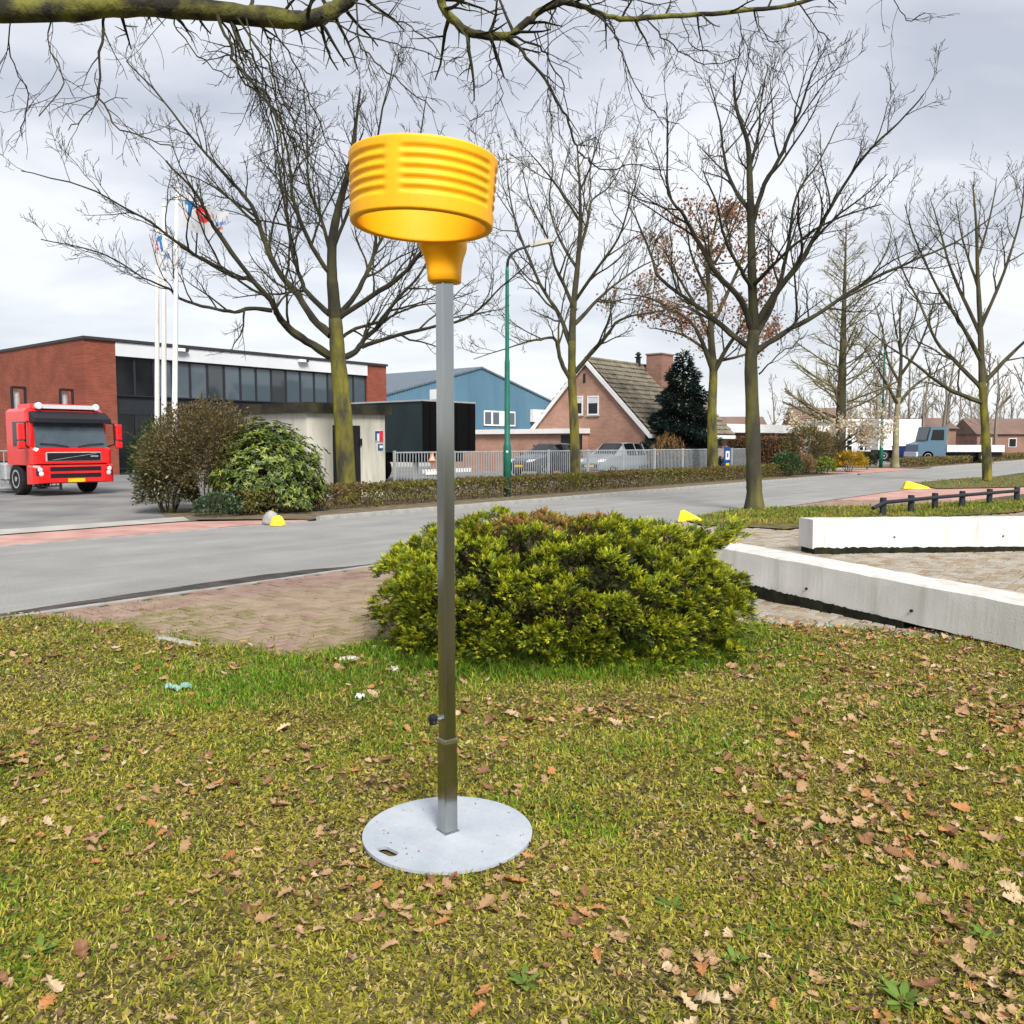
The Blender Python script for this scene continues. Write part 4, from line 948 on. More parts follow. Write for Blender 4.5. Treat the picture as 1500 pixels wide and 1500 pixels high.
# front faces: windscreen leaning back, lower panel, bumper
mb = MB(); mb.prism([(-.02, -1.12, 1.50), (-.21, -1.06, 2.28), (-.21, 1.06, 2.28), (-.02, 1.12, 1.50)], (.035, 0, .01)); fixn(mb.build('windscreen', M['glass_pale'], tk, local=True))
mb = MB(); mb.prism([(-.21, -1.19, 2.62), (.10, -1.15, 2.40), (.12, -1.15, 2.27), (-.19, -1.19, 2.30)], (0, 2.36, 0)); fixn(mb.build('sun_visor', M['black_plastic'], tk, local=True))
mb = MB(); loft(mb, [(-.5, [(-1.0, 2.70), (-1.0, 2.87), (1.0, 2.87), (1.0, 2.70)]), (-.22, [(-.96, 2.70), (-.92, 2.85), (.92, 2.85), (.96, 2.70)])]); rfp = fixn(mb.build('roof_spoiler', M['red_truck'], tk, local=True))
mb = MB(); mb.box(-.235, -.20, -.80, .80, 2.71, 2.83); mb.build('roof_board', M['fascia'], rfp, local=True)
mb = MB(); mb.box(-1.5, -.52, -1.0, 1.0, 2.721, 2.86); mb.build('roof_deflector', M['red_truck'], tk, local=True)
for sy in (-1, 1):
    mb = MB(); mb.lathe([(.10, -.12), (.115, 0), (.09, .03)], (-.2, sy * .88, 2.78), 14, 'x'); mb.build('roof_lamp', M['lens'], tk, local=True)
mb = MB(); loft(mb, [(-.3, cabring(1.22, .98, 1.52, .05)), (.03, cabring(1.20, .98, 1.50, .06)), (.09, cabring(1.12, 1.0, 1.46, .08))]); gp = fixn(mb.build('front_panel', M['red_truck'], tk, local=True))
mb = MB(); mb.bbox(.06, .115, -.86, .86, 1.05, 1.36, .03); gr = mb.build('grille', M['alu'], tk, local=True)
mb = MB(); mb.box(.112, .125, -.82, .82, 1.09, 1.33); mb.build('grille_mesh', M['black_plastic'], gr, local=True)
mb = MB(); mb.prism([(.126, .74, 1.31), (.126, .66, 1.31), (.126, -.70, 1.11), (.126, -.62, 1.11)], (.008, 0, 0)); mb.build('grille_bar', M['alu'], gr, local=True)
mb = MB(); mb.box(.126, .134, .50, .74, 1.20, 1.24); mb.build('badge', M['alu'], gr, local=True)
mb = MB(); loft(mb, [(-.35, cabring(1.25, .36, .95, .04)), (.06, cabring(1.25, .38, .95, .05)), (.16, cabring(1.12, .40, .94, .08)), (.20, cabring(.9, .42, .90, .1))]); bp = fixn(mb.build('bumper', M['red_truck'], tk, local=True))
for z in (.56, .77):
    mb = MB(); mb.box(.196, .212, -.78, .78, z, z + .13); mb.build('air_slot', M['black_plastic'], bp, local=True)
for sy in (-1, 1):
    mb = MB(); mb.prism([(.10, sy * .90, .60), (.10, sy * 1.17, .64), (.07, sy * 1.17, .86), (.10, sy * 1.0, .93)], (.075, 0, 0)); hl = fixn(mb.build('headlight', M['black_plastic'], tk, local=True))
    for (y, z) in ((1.07, .82), (1.04, .69)):
        mb = MB(); mb.lathe([(.075, 0), (.075, .02), (.04, .035)], (.165, sy * y, z), 14, 'x'); mb.build('lens', M['lens'], hl, local=True)
    mb = MB(); mb.bbox(-.10, .06, sy * 1.50 - .10, sy * 1.50 + .10, 1.72, 2.24, .03); mr_ = mb.build('mirror', M['red_truck'], tk, local=True)
    mb = MB(); mb.bbox(-.08, .05, sy * 1.50 - .11, sy * 1.50 + .11, 1.46, 1.68, .03); mb.build('lower_mirror', M['red_truck'], mr_, local=True)
    mb = MB(); mb.tube([(-.3, sy * 1.18, 2.30), (-.05, sy * 1.36, 2.26), (-.05, sy * 1.38, 1.6), (-.3, sy * 1.2, 1.5)], .028, 8); mb.build('mirror_arm', M['black_plastic'], mr_, local=True)
    mb = MB(); mb.tube([(.06, sy * .15, 1.52), (.05, sy * .55, 1.60), (.03, sy * .98, 1.62)], .016, 6); mb.build('wiper', M['black_plastic'], tk, local=True)
    mb = MB(); mb.box(-1.35, -.5, sy * 1.225 - .006, sy * 1.225 + .006, 1.55, 2.3); mb.build('side_window', M['glass_dark'], tk, local=True)
    for x in (-1.35, -4.9): wheel(tk, (x, sy * 1.03, .50), .50, .32, (0, sy, 0), local=True)
mb = MB(); mb.box(.196, .216, -.26, .26, .415, .525); mb.build('number_plate', M['plate_yellow'], tk, local=True)
mb = MB(); mb.box(-6.0, -.4, -.42, .42, .62, .92); mb.build('chassis', M['black_plastic'], tk, local=True)
mb = MB(); mb.lathe([(.5, 0), (.5, .1)], (-4.8, 0, .92), 20); mb.build('coupling_plate', M['black_plastic'], tk, local=True)
mb = MB()
for (x, y) in ((-2.0, .55), (-2.0, .95), (-2.0, -.55), (-2.0, -.95)): mb.tube([(x, y, .9), (x, y, 3.45)], .045, 8)
mb.box(-2.05, -1.95, .55, .95, 3.38, 3.46); mb.box(-2.05, -1.95, -.95, -.55, 3.38, 3.46); mb.build('headboard_frame', M['black_plastic'], tk, local=True)
for sy in (-1, 1):
    mb = MB(); mb.tube([(-2.15, sy * .75, .8), (-2.15, sy * .75, 3.3)], .09, 10); mb.build('exhaust_stack', M['alu'], tk, local=True)
    mb = MB(); mb.bbox(-3.7, -2.3, sy * .85 - .3, sy * .85 + .3, .42, .98, .05); mb.build('fuel_tank', M['alu'], tk, local=True)

# ------------------------------------------------------------------ cars (same local frame)
def car(p, ang, label, paint, L=4.2, Wd=1.76, H=1.55, van=False):
    root = thing('parked_car', label, 'car', p, ang, 'cars parked behind the fence'); h = Wd / 2
    #        x     belt  roof  halfw roofhw
    st = [(0, .62, .64, .62, .5), (-.10, .70, .74, .78, .62), (-.35, .80, .86, .84, .66), (-.95, .93, .99, .88, .68),
          (-1.25, .97, 1.06, .88, .62), (-2.05, .98, H - .04, .88, .58), (-2.6, .98, H, .88, .60), (-3.4, .98, H - .02, .88, .60), (L * -.93, .98, H - .12, .87, .58), (L * -.985, .95, 1.06, .85, .62), (-L, .70, .72, .76, .6)]
    V = []; k = 10
    for (x, zb, zr, hw, rh) in st:
        z0 = .24 if -L + .3 < x < -.2 else .34
        ring = [(-hw * .92, z0), (-hw, .52), (-hw * .985, zb), (-rh, zr - .045), (-rh * .7, zr), (rh * .7, zr), (rh, zr - .045), (hw * .985, zb), (hw, .52), (hw * .92, z0)]
        V.append((x, ring))
    body = MB(); gl = MB(); vs = [(x, y, z) for x, r_ in V for (y, z) in r_]
    glass_f, body_f = [], []
    for i in range(len(V) - 1):
        for q in range(k):
            f = (i * k + q, i * k + (q + 1) % k, (i + 1) * k + (q + 1) % k, (i + 1) * k + q)
            g_ = False
            if 4 <= i <= 8 and q in (2, 6): g_ = (5 <= i <= 7)
            if i == 4 and q in (3, 4, 5): g_ = True
            if i == 8 and q in (3, 4, 5): g_ = True
            (glass_f if g_ else body_f).append(f)
    body_f += [tuple(range(k))[::-1], tuple((len(V) - 1) * k + q for q in range(k))]
    body.add(vs, body_f); gl.add(vs, glass_f)
    b_ = fixn(body.build('body', paint, root, local=True)); w_ = gl.build('windows', M['glass_dark'], root, local=True)
    for q in (-1.98, -2.95, -3.75):
        for sy in (-1, 1):
            mb = MB(); mb.tube([(q, sy * .868, .99), (q, sy * .60, H - .06)], .028, 6); mb.build('pillar', paint, root, local=True)
    for sy in (-1, 1):
        for x in (-.85, -.85 - .615 * L): wheel(root, (x, sy * (h - .12), .32), .32, .2, (0, sy, 0), local=True, rimr=.68)
        mb = MB(); mb.prism([(-.05, sy * .42, .66), (-.12, sy * .74, .68), (-.34, sy * .80, .80), (-.22, sy * .45, .79)], (.03, 0, .02)); fixn(mb.build('headlight', M['lens'], root, local=True))
        mb = MB(); mb.bbox(-1.55, -1.40, sy * .98 - .09, sy * .98 + .09, .98, 1.12, .02); mb.build('mirror', paint, root, local=True)
    mb = MB(); mb.bbox(-.06, .02, -.45, .45, .40, .58, .015); gr = mb.build('grille', M['black_plastic'], root, local=True)
    mb = MB(); mb.box(.021, .03, -.26, .26, .44, .55); mb.build('number_plate', M['plate_yellow'], root, local=True)
    return root
ca_ = math.atan2(-U.y, -U.x)
pf = RD(S_of(P(872, 690, 42.0)) - .85, 23.3); car(pf, ca_, 'pale silver car parked behind the fence, nearer the brick house', M['car_silver'], H=1.62)
pf = RD(32.2, 26.0); car(pf, ca_, 'dark grey car parked behind the fence next to the silver one', M['car_dark'], H=1.58)

# ------------------------------------------------------------------ far right: low building, garage, lorries
A, B = P(1052, 640, 61), P(1212, 640, 69); dA = Vector((B.x - A.x, B.y - A.y, 0)); Ld = dA.length; dA.normalize(); dB = Vector((-dA.y, dA.x, 0))
def dbox(mb, a0, a1, b0, b1, z0, z1): return mb.pbox(Vector((A.x, A.y, 0)) + dA * a0 + dB * b0 + ZZ * z0, dA * (a1 - a0), dB * (b1 - b0), ZZ * (z1 - z0))
lb = thing('canopy_building', 'low flat-roofed building with wide white fascia behind the brown hedge', 'building', Vector((A.x, A.y, 0)) + dA * (Ld / 2))
mb = MB(); dbox(mb, -.3, Ld, -.2, 8, 2.35, 2.95); mb.build('roof', M['white'], lb)
mb = MB(); dbox(mb, 0, Ld - .2, 2.2, 2.5, -.05, 2.35); mb.build('wall', M['far_brick'], lb)
for i in range(5):
    mb = MB(); a = .15 + i * (Ld - .6) / 4; dbox(mb, a, a + .25, .0, .25, -.05, 2.35); mb.build('column', M['house_brick_front'], lb)
for i in range(4):
    mb = MB(); a = .8 + i * (Ld - .6) / 4; dbox(mb, a, a + 1.3, 2.15, 2.19, .5, 2.1); w_ = mb.build('window', M['dark_frame'], lb)
    mb = MB(); dbox(mb, a + .08, a + 1.22, 2.13, 2.149, .58, 2.02); mb.build('pane', M['glass_dark'], w_)
A, B = P(1226, 640, 84), P(1292, 640, 84); dA = Vector((1, 0, 0)); dB = Vector((0, 1, 0)); Ld = B.x - A.x
gb = thing('workshop', 'white workshop with gridded sectional doors behind the yellow forsythia', 'building', (A.x + Ld / 2, A.y, 0))
mb = MB(); dbox(mb, 0, Ld, 0, 9, -.05, 3.7); mb.build('wall', M['fascia'], gb)
mb = MB(); dbox(mb, -.1, Ld + .1, -.1, 9.1, 3.7, 3.9); mb.build('roof', M['white'], gb)
for (a, b) in ((.3, 1.5), (2.1, Ld - .25)):
    mb = MB(); dbox(mb, a, b, -.08, -.004, .0, 3.2); dr_ = mb.build('sectional_door', M['white'], gb)
    nc_ = 4 if b - a > 1.6 else 2
    for r_ in range(4):
        for c_ in range(nc_):
            w1 = (b - a) / nc_; mb = MB(); dbox(mb, a + c_ * w1 + .08, a + (c_ + 1) * w1 - .08, -.1, -.084, .95 + r_ * .55, 1.33 + r_ * .55); mb.build('pane', M['glass_dark'], dr_)
    mb = MB(); dbox(mb, a + .02, b - .02, -.1, -.084, .02, .82); mb.build('kick_panel', M['dark_frame'], dr_)
# white lorry trailer with blue cab
x0, x1 = P(1287, 640, 78).x, P(1349, 640, 78).x
wt = thing('white_trailer', 'white box trailer parked beside the blue lorry cab', 'trailer', ((x0 + x1) / 2, 79, 0))
mb = MB(); mb.box(x0, x1, 78, 80.5, 1.0, 3.75); mb.build('box', M['white'], wt)
mb = MB(); mb.box(x0 + .2, x1 - .2, 78.4, 80.1, .6, .998); mb.build('chassis', M['black_plastic'], wt)
for x in (x0 + .6, x0 + 1.7): wheel(wt, (x, 78.25, .48), .48, .3, (0, -1, 0)); wheel(wt, (x, 80.25, .48), .48, .3, (0, 1, 0))
mb = MB(); mb.box(x1 - .5, x1 - .35, 78.5, 78.65, -.01, .62); mb.build('landing_leg', M['alu'], wt)
mb = MB(); mb.box(x1 - .5, x1 - .35, 79.8, 79.95, -.01, .62); mb.build('landing_leg', M['alu'], wt)
xb = P(1335, 650, 70).x; bt = thing('blue_lorry', 'light blue lorry cab with white frame in front of the white trailer', 'lorry', (xb + 1.5, 70, 0))
mb = MB(); mb.prism([(xb + .1, 69, .55), (xb + 2.3, 69, .55), (xb + 2.3, 69, 2.9), (xb + 1.1, 69, 2.9), (xb + .85, 69, 1.75), (xb + .1, 69, 1.5)], (0, 2.2, 0)); fixn(mb.build('cab', M['truck_blue'], bt))
mb = MB(); mb.prism([(xb + 1.06, 68.985, 1.85), (xb + 2.1, 68.985, 1.85), (xb + 2.1, 68.985, 2.65), (xb + 1.22, 68.985, 2.65)], (0, -.02, 0)); mb.build('side_window', M['glass_dark'], bt)
mb = MB(); mb.prism([(xb + .84, 69.2, 1.85), (xb + 1.06, 69.2, 2.75), (xb + 1.02, 69.2, 2.76), (xb + .80, 69.2, 1.86)], (0, 1.8, 0)); fixn(mb.build('windscreen', M['glass'], bt))
mb = MB(); mb.box(xb + 2.4, xb + 7, 69.05, 71.15, .9, 1.45); mb.build('dropside_bed', M['fascia'], bt)
mb = MB(); mb.box(xb + .3, xb + 7, 69.4, 70.8, .5, .88); mb.build('chassis', M['black_plastic'], bt)
mb = MB(); mb.bbox(xb - .05, xb + .12, 69, 71.2, .5, .9, .03); mb.build('bumper', M['fascia'], bt)
for x in (xb + .9, xb + 5.4): wheel(bt, (x, 69.15, .5), .5, .3, (0, -1, 0)); wheel(bt, (x, 71.05, .5), .5, .3, (0, 1, 0))
p = P(1320, 652, 74); bn = thing('wheeled_bin', 'dark blue wheeled bin standing in front of the white trailer', 'bin', (p.x, 74, 0))
mb = MB(); mb.prism([(p.x - .45, 73.6, .1), (p.x + .45, 73.6, .1), (p.x + .55, 73.6, 1.25), (p.x - .55, 73.6, 1.25)], (0, .9, 0)); fixn(mb.build('body', M['bin_blue'], bn))
mb = MB(); mb.bbox(p.x - .6, p.x + .6, 73.55, 74.55, 1.252, 1.36, .03); mb.build('lid', M['bin_blue'], bn)
for x in (-.4, .4): wheel(bn, (p.x + x, 74.4, .12), .12, .08, (1, 0, 0))
# distant roofs
def far_house(px0, px1, py_top, Y, label, hroof=.45, wall=None, roof=None):
    x0, x1 = P(px0, 640, Y).x, P(px1, 640, Y).x; zt_ = P((px0 + px1) / 2, py_top, Y).z; ze = zt_ * (1 - hroof)
    root = thing('far_building', label, 'building', ((x0 + x1) / 2, Y + 4, 0), 0, 'distant brick buildings')
    mb = MB(); mb.box(x0 + .3, x1 - .3, Y + .3, Y + 8, -.1, ze); mb.build('wall', wall or M['far_brick'], root)
    mb = MB(); mb.prism([(x0, Y - .1, ze), (x0, Y + 8.4, ze), (x0, Y + 4.2, zt_)], (x1 - x0, 0, 0)); fixn(mb.build('roof', roof or M['far_roof'], root))
    n_ = max(2, int((x1 - x0) / 3.5))
    for i in range(n_):
        xx = x0 + (x1 - x0) * (i + .5) / n_; mb = MB(); mb.box(xx - .6, xx + .6, Y + .24, Y + .296, ze * .35, ze * .8); w_ = mb.build('window', M['white'], root)
        mb = MB(); mb.box(xx - .5, xx + .5, Y + .21, Y + .238, ze * .38, ze * .77); mb.build('pane', M['glass_dark'], w_)
M['far_roof'] = mat('far_roof', (.16, .105, .085), .9, var=.15, scale=.4)
far_house(1064, 1130, 609, 120, 'distant brick building with reddish roof seen above the white fascia')
far_house(1165, 1250, 596, 150, 'distant brick house row behind the blossoming tree')
far_house(1270, 1405, 611, 118, 'long distant building with red brick top behind the white trailer', .3)
far_house(1430, 1540, 612, 130, 'distant brick building beyond the far verge')
# ------------------------------------------------------------------ trees
class Tree:
    def __init__(self, seed): self.r = random.Random(seed); self.mb = MB(); self.tips = []; self.n = 0
    def rv(self): 
        r = self.r; v = Vector((r.gauss(0, 1), r.gauss(0, 1), r.gauss(0, 1))); return v.normalized()
    def limb(self, pts, r0, r1, ns=8, wob=.0):
        pts = [Vector(p) for p in pts]; fine = []
        for i in range(len(pts) - 1):                       # Catmull-Rom
            p0, p1, p2, p3 = pts[max(i - 1, 0)], pts[i], pts[i + 1], pts[min(i + 2, len(pts) - 1)]
            for q in range(4):
                t = q / 4; fine.append(.5 * ((2 * p1) + (p2 - p0) * t + (2 * p0 - 5 * p1 + 4 * p2 - p3) * t * t + (3 * p1 - p0 - 3 * p2 + p3) * t ** 3))
        fine.append(pts[-1]); k = len(fine)
        if wob:
            for i in range(1, k): fine[i] = fine[i] + self.rv() * wob
        rad = [r0 + (r1 - r0) * (i / (k - 1)) ** .8 for i in range(k)]
        rad = [q * self.r.uniform(.9, 1.1) for q in rad]
        self.mb.tube(fine, rad, ns, cap=False)
        return fine, rad
    def twigs(self, fine, rad, level, count, length, up=.35, ang=(28, 62), t0=.2, minr=.004, flat=0, droop=0, spec=None):
        """children along a branch; spec = list per level of (count, length factor)"""
        r = self.r; k = len(fine)
        for c in range(count):
            f = t0 + (1 - t0) * (c + r.random()) / count; x = f * (k - 1); i = min(int(x), k - 2); u = x - i
            p = fine[i].lerp(fine[i + 1], u); tg = (fine[i + 1] - fine[i]).normalized(); rr = rad[i] + (rad[i + 1] - rad[i]) * u
            ax = tg.cross(self.rv()); 
            if ax.length < 1e-3: continue
            d = (Matrix.Rotation(R_(r.uniform(*ang)), 3, ax.normalized()) @ tg)
            if flat: d.y *= (1 - flat)
            d = (d + Vector((0, 0, up * .5))).normalized()
            L = length * r.uniform(.55, 1.25) * (1 - .45 * f); nseg = 5 if level > 1 else 4
            r0 = min(rr * .62, .012 + L * .013); r0 = max(r0, minr)
            pts = [p]; dd = d.copy()
            for q in range(nseg):
                dd = (dd + self.rv() * .24 + Vector((0, 0, up * .16 - droop * .2))).normalized(); pts.append(pts[-1] + dd * (L / nseg))
            rads = [r0 + (max(minr * .8, r0 * .3) - r0) * q / nseg for q in range(nseg + 1)]
            self.mb.tube(pts, rads, 5 if r0 > .02 else 3, cap=False); self.n += 1
            self.tips.append((pts[-1], dd, level))
            if level == 1: self.tips += [(pts[2], dd, 1), (pts[3], dd, 1)]
            if level > 0 and spec:
                cn, lf = spec[0]; self.twigs(pts, rads, level - 1, cn, L * lf, up, ang, .25, minr, flat, droop, spec[1:])
def px_limb(pl, Y0, Y1):
    k = len(pl) - 1; return [P(x, y, Y0 + (Y1 - Y0) * (i / k)) for i, (x, y) in enumerate(pl)]
def bare_tree(name, label, base, Yt, trunk, limbs, r0, seed, bark, barkc, minr=.006, spec=((5, .55), (3, .5)), cnt=8, tl=2.4, group='bare street trees', up=.4, ktop=.35, flat=0):
    root = thing(name, label, 'tree', base, 0, group); t = Tree(seed); tm = Tree(seed + 1)
    fine, rad = tm.limb([Vector((base[0], base[1], -.06))] + [P(x, y, Yt) for x, y in trunk], r0, r0 * ktop, 12)
    k = len(rad); kf = int(k * .42)
    rad = [r0 * (1 - .34 * (i / kf)) if i < kf else r0 * .62 * (1 - (i - kf) / (k - kf)) ** .9 + .012 for i in range(k)]
    rad2 = [r * (1 + .35 * max(0, 1 - i / 3.0)) if i < 3 else r for i, r in enumerate(rad)]
    rad2 = [q * (1 + .05 * tm.r.uniform(-1, 1)) for q in rad2]
    tm.mb = MB(); tm.mb.tube(fine[:kf + 2], rad2[:kf + 2], 14, cap=True); tm.mb.build('trunk', bark, root, smooth=True); t.mb.tube(fine[kf + 1:], rad2[kf + 1:], 9, cap=True)
    t.twigs(fine, rad, 2, cnt, tl * .8, up, (30, 60), .72, minr, flat, 0, spec)
    for (pl, dY, ra, rb) in limbs:
        f_, r_ = t.limb(px_limb(pl, Yt, Yt + dY), ra, rb, 7, .012)
        ln = sum((f_[i + 1] - f_[i]).length for i in range(len(f_) - 1))
        t.twigs(f_, r_, 2, max(4, int(cnt * ln / 4.2)), tl, up, (26, 60), .16, minr, flat, 0, spec)
    t.mb.build('crown', barkc, root, smooth=False)
    return root, t
def foot(px, t): q = PT(px, 660, t); return Vector((q.x, q.y, 0))
# tree by the concrete shed
b = foot(508, 17.9); Y = b.y
tree1, tA = bare_tree('street_tree', 'bare tree with yellow-green mossy trunk in front of the concrete shed', b, Y,
    [(508, 712), (503, 620), (499, 565), (495, 525), (492, 480), (488, 430), (486, 400), (487, 350), (497, 300), (512, 245), (520, 190), (528, 130)],
    [([(484, 522), (449, 500), (424, 482), (408, 463), (397, 441), (363, 401), (318, 339), (305, 317), (288, 285), (243, 236)], -2.5, .13, .02),
     ([(399, 455), (366, 452), (344, 457), (307, 451), (264, 438), (247, 423), (210, 407), (150, 372), (60, 350)], -1.5, .06, .012),
     ([(366, 407), (342, 405), (300, 382), (269, 362), (221, 326), (178, 302), (124, 274), (30, 250)], -3, .06, .012),
     ([(485, 490), (458, 466), (431, 425), (408, 398), (389, 358), (375, 316), (360, 290), (325, 250), (280, 200), (225, 130), (185, 90)], 2.0, .115, .015),
     ([(483, 460), (449, 428), (442, 412), (431, 380), (424, 345), (415, 290), (405, 225), (380, 150)], 3.0, .085, .014),
     ([(486, 405), (462, 370), (440, 325), (428, 285), (424, 240), (410, 170), (395, 110)], -1.5, .075, .013),
     ([(492, 466), (521, 432), (540, 394), (549, 370), (570, 330), (590, 285), (615, 200), (625, 140)], 2.5, .085, .013),
     ([(496, 466), (544, 434), (587, 405), (608, 380), (640, 340), (690, 290), (715, 240)], -2.0, .085, .013),
     ([(498, 525), (521, 516), (533, 498), (558, 475), (580, 441), (612, 407), (632, 370), (660, 310)], 1.5, .095, .014),
     ([(530, 508), (580, 491), (642, 477), (690, 462), (735, 420), (775, 385)], -1.5, .065, .012),
     ([(497, 497), (521, 482), (558, 471), (608, 448), (650, 443), (700, 425)], 3.0, .055, .011),
     ([(487, 380), (470, 320), (452, 270), (450, 200), (445, 130)], 1.0, .06, .012),
     ([(488, 365), (510, 310), (545, 240), (560, 160), (575, 100)], -1.0, .06, .012)],
    .275, 11, M['bark_moss'], M['bark'], minr=.0058, cnt=9, tl=2.3, spec=((6, .55), (4, .5)))
b = foot(843, 17.9); Y = b.y
tree2, tB = bare_tree('street_tree', 'bare tree in front of the brick house gable', b, Y,
    [(843, 690), (841, 620), (838, 560), (838, 500), (840, 450), (846, 390), (850, 330), (849, 270), (846, 220)],
    [([(836, 556), (822, 530), (815, 500), (803, 495), (775, 500), (746, 509), (694, 526)], -2, .09, .012),
     ([(837, 510), (819, 461), (791, 416), (760, 339), (746, 284), (742, 225)], 2, .10, .013),
     ([(842, 545), (868, 515), (888, 492), (909, 468), (957, 457), (1030, 445)], -2, .10, .013),
     ([(842, 475), (875, 440), (902, 416), (943, 388), (985, 372)], 2.5, .08, .012),
     ([(843, 455), (825, 415), (812, 388), (803, 350), (778, 300), (765, 250)], -2, .08, .012),
     ([(848, 370), (860, 330), (867, 294), (895, 270), (925, 215)], 1.5, .07, .012),
     ([(848, 322), (819, 277), (790, 240), (772, 220)], -1.5, .06, .012),
     ([(843, 440), (870, 400), (905, 350), (925, 290), (940, 240)], -3, .07, .012),
     ([(846, 395), (820, 350), (805, 300), (810, 240), (800, 200)], 3, .06, .012),
     ([(849, 280), (868, 235), (880, 190)], 0, .05, .012)],
    .205, 23, M['bark_moss'], M['bark_grey'], minr=.007, cnt=8, tl=2.5, spec=((6, .55), (4, .5)))
b = Vector((G(1105, 746).x, G(1105, 746).y, 0)); Y = b.y
tree3, tC = bare_tree('street_tree', 'bare tree on the grass island between the road and the white blocks', b, Y,
    [(1105, 720), (1104, 690), (1102, 600), (1100, 530), (1104, 490), (1104, 470), (1102, 416), (1100, 320), (1098, 256), (1095, 208), (1079, 160), (1074, 110)],
    [([(1106, 480), (1135, 430), (1172, 384), (1200, 335), (1220, 298), (1265, 230), (1316, 179), (1354, 138)], -1.5, .085, .012),
     ([(1108, 515), (1150, 487), (1197, 460), (1265, 416), (1332, 384), (1400, 355), (1450, 320)], 1.5, .08, .012),
     ([(1100, 480), (1085, 440), (1050, 400), (1018, 346), (1002, 317), (980, 282), (978, 224), (977, 150)], -2, .085, .012),
     ([(1099, 310), (1070, 266), (1060, 224), (1054, 179), (1038, 112)], 1.5, .06, .011),
     ([(1101, 330), (1120, 270), (1143, 230), (1160, 190), (1175, 154), (1190, 106), (1210, 70)], -1, .065, .011),
     ([(1106, 495), (1130, 448), (1146, 400), (1156, 352), (1166, 288), (1200, 235), (1228, 180)], 2, .075, .011),
     ([(1099, 510), (1060, 480), (1020, 447), (968, 409), (954, 374), (936, 330), (920, 300)], 1.0, .08, .011),
     ([(1103, 425), (1085, 395), (1062, 350), (1050, 300), (1030, 250)], -2, .06, .011),
     ([(1103, 420), (1130, 390), (1175, 350), (1215, 325), (1290, 300)], -2.5, .055, .011),
     ([(1098, 250), (1110, 200), (1115, 150), (1125, 95)], 1, .045, .01),
     ([(1112, 548), (1130, 530), (1150, 512), (1175, 505)], -1.5, .02, .008)],
    .20, 37, M['bark_dusty'], M['bark'], minr=.0054, cnt=9, tl=2.0, spec=((6, .55), (4, .5)))
# oak that keeps its russet leaves
b = foot(1044, 18.2); Y = b.y
tree4, tD = bare_tree('street_tree', 'tree holding russet dead leaves beside the blue spruce', b, Y,
    [(1044, 683), (1043, 600), (1045, 545), (1042, 500), (1040, 440), (1037, 390), (1045, 345), (1052, 310)],
    [([(1044, 545), (1030, 505), (1010, 470), (960, 440), (915, 430)], -2, .14, .02), ([(1046, 545), (1065, 510), (1085, 480), (1110, 440), (1140, 425)], -2, .13, .02),
     ([(1042, 500), (1020, 450), (990, 400), (970, 360)], 2, .12, .02), ([(1041, 480), (1070, 420), (1090, 370), (1100, 330)], 2, .12, .02),
     ([(1039, 430), (1015, 380), (1005, 330)], -2, .09, .02), ([(1038, 400), (1060, 360), (1075, 315)], -1, .09, .02), ([(1043, 520), (1000, 490), (950, 480)], 3, .09, .02), ([(1045, 530), (1090, 520), (1135, 500)], 3, .09, .02)],
    .27, 41, M['bark_moss'], M['bark_grey'], minr=.009, cnt=6, tl=2.2, spec=((5, .55), (3, .5)))
def leaf_tmpl(): return [(-.5, 0, 0), (0, .5, .08), (.5, 0, 0), (0, -.5, .08)], [(0, 1, 2), (0, 2, 3)]
def leaves_on(tips, n, size, cols, parent, name, spread=.18, m='leaf', seed=1):
    g_ = np.random.default_rng(seed); tp = np.array([tuple(t[0]) for t in tips]); idx = g_.integers(0, len(tp), n)
    pos = tp[idx] + g_.normal(0, spread, (n, 3)); d = unit(g_.normal(0, 1, (n, 3)))
    s = size * g_.uniform(.6, 1.3, n); Rm = basis(d, np.array([0, 0, 1.]), s * .7, s, s, g_.uniform(0, 6.28, n))
    cols = np.array(cols); c = cols[g_.integers(0, len(cols), n)] * g_.uniform(.75, 1.25, (n, 1))
    tv, tf = leaf_tmpl(); V, T, C = scatter(tv, tf, Rm, pos, c); return np_mesh(name, V, T, C, M[m], parent)
low = [t for t in tD.tips if t[2] <= 1]
tag(leaves_on(low, 4600, .16, [(.25, .12, .07), (.31, .17, .10), (.20, .095, .06), (.36, .23, .15)], tree4, 'dead_leaves', .22, seed=4), kind='stuff')
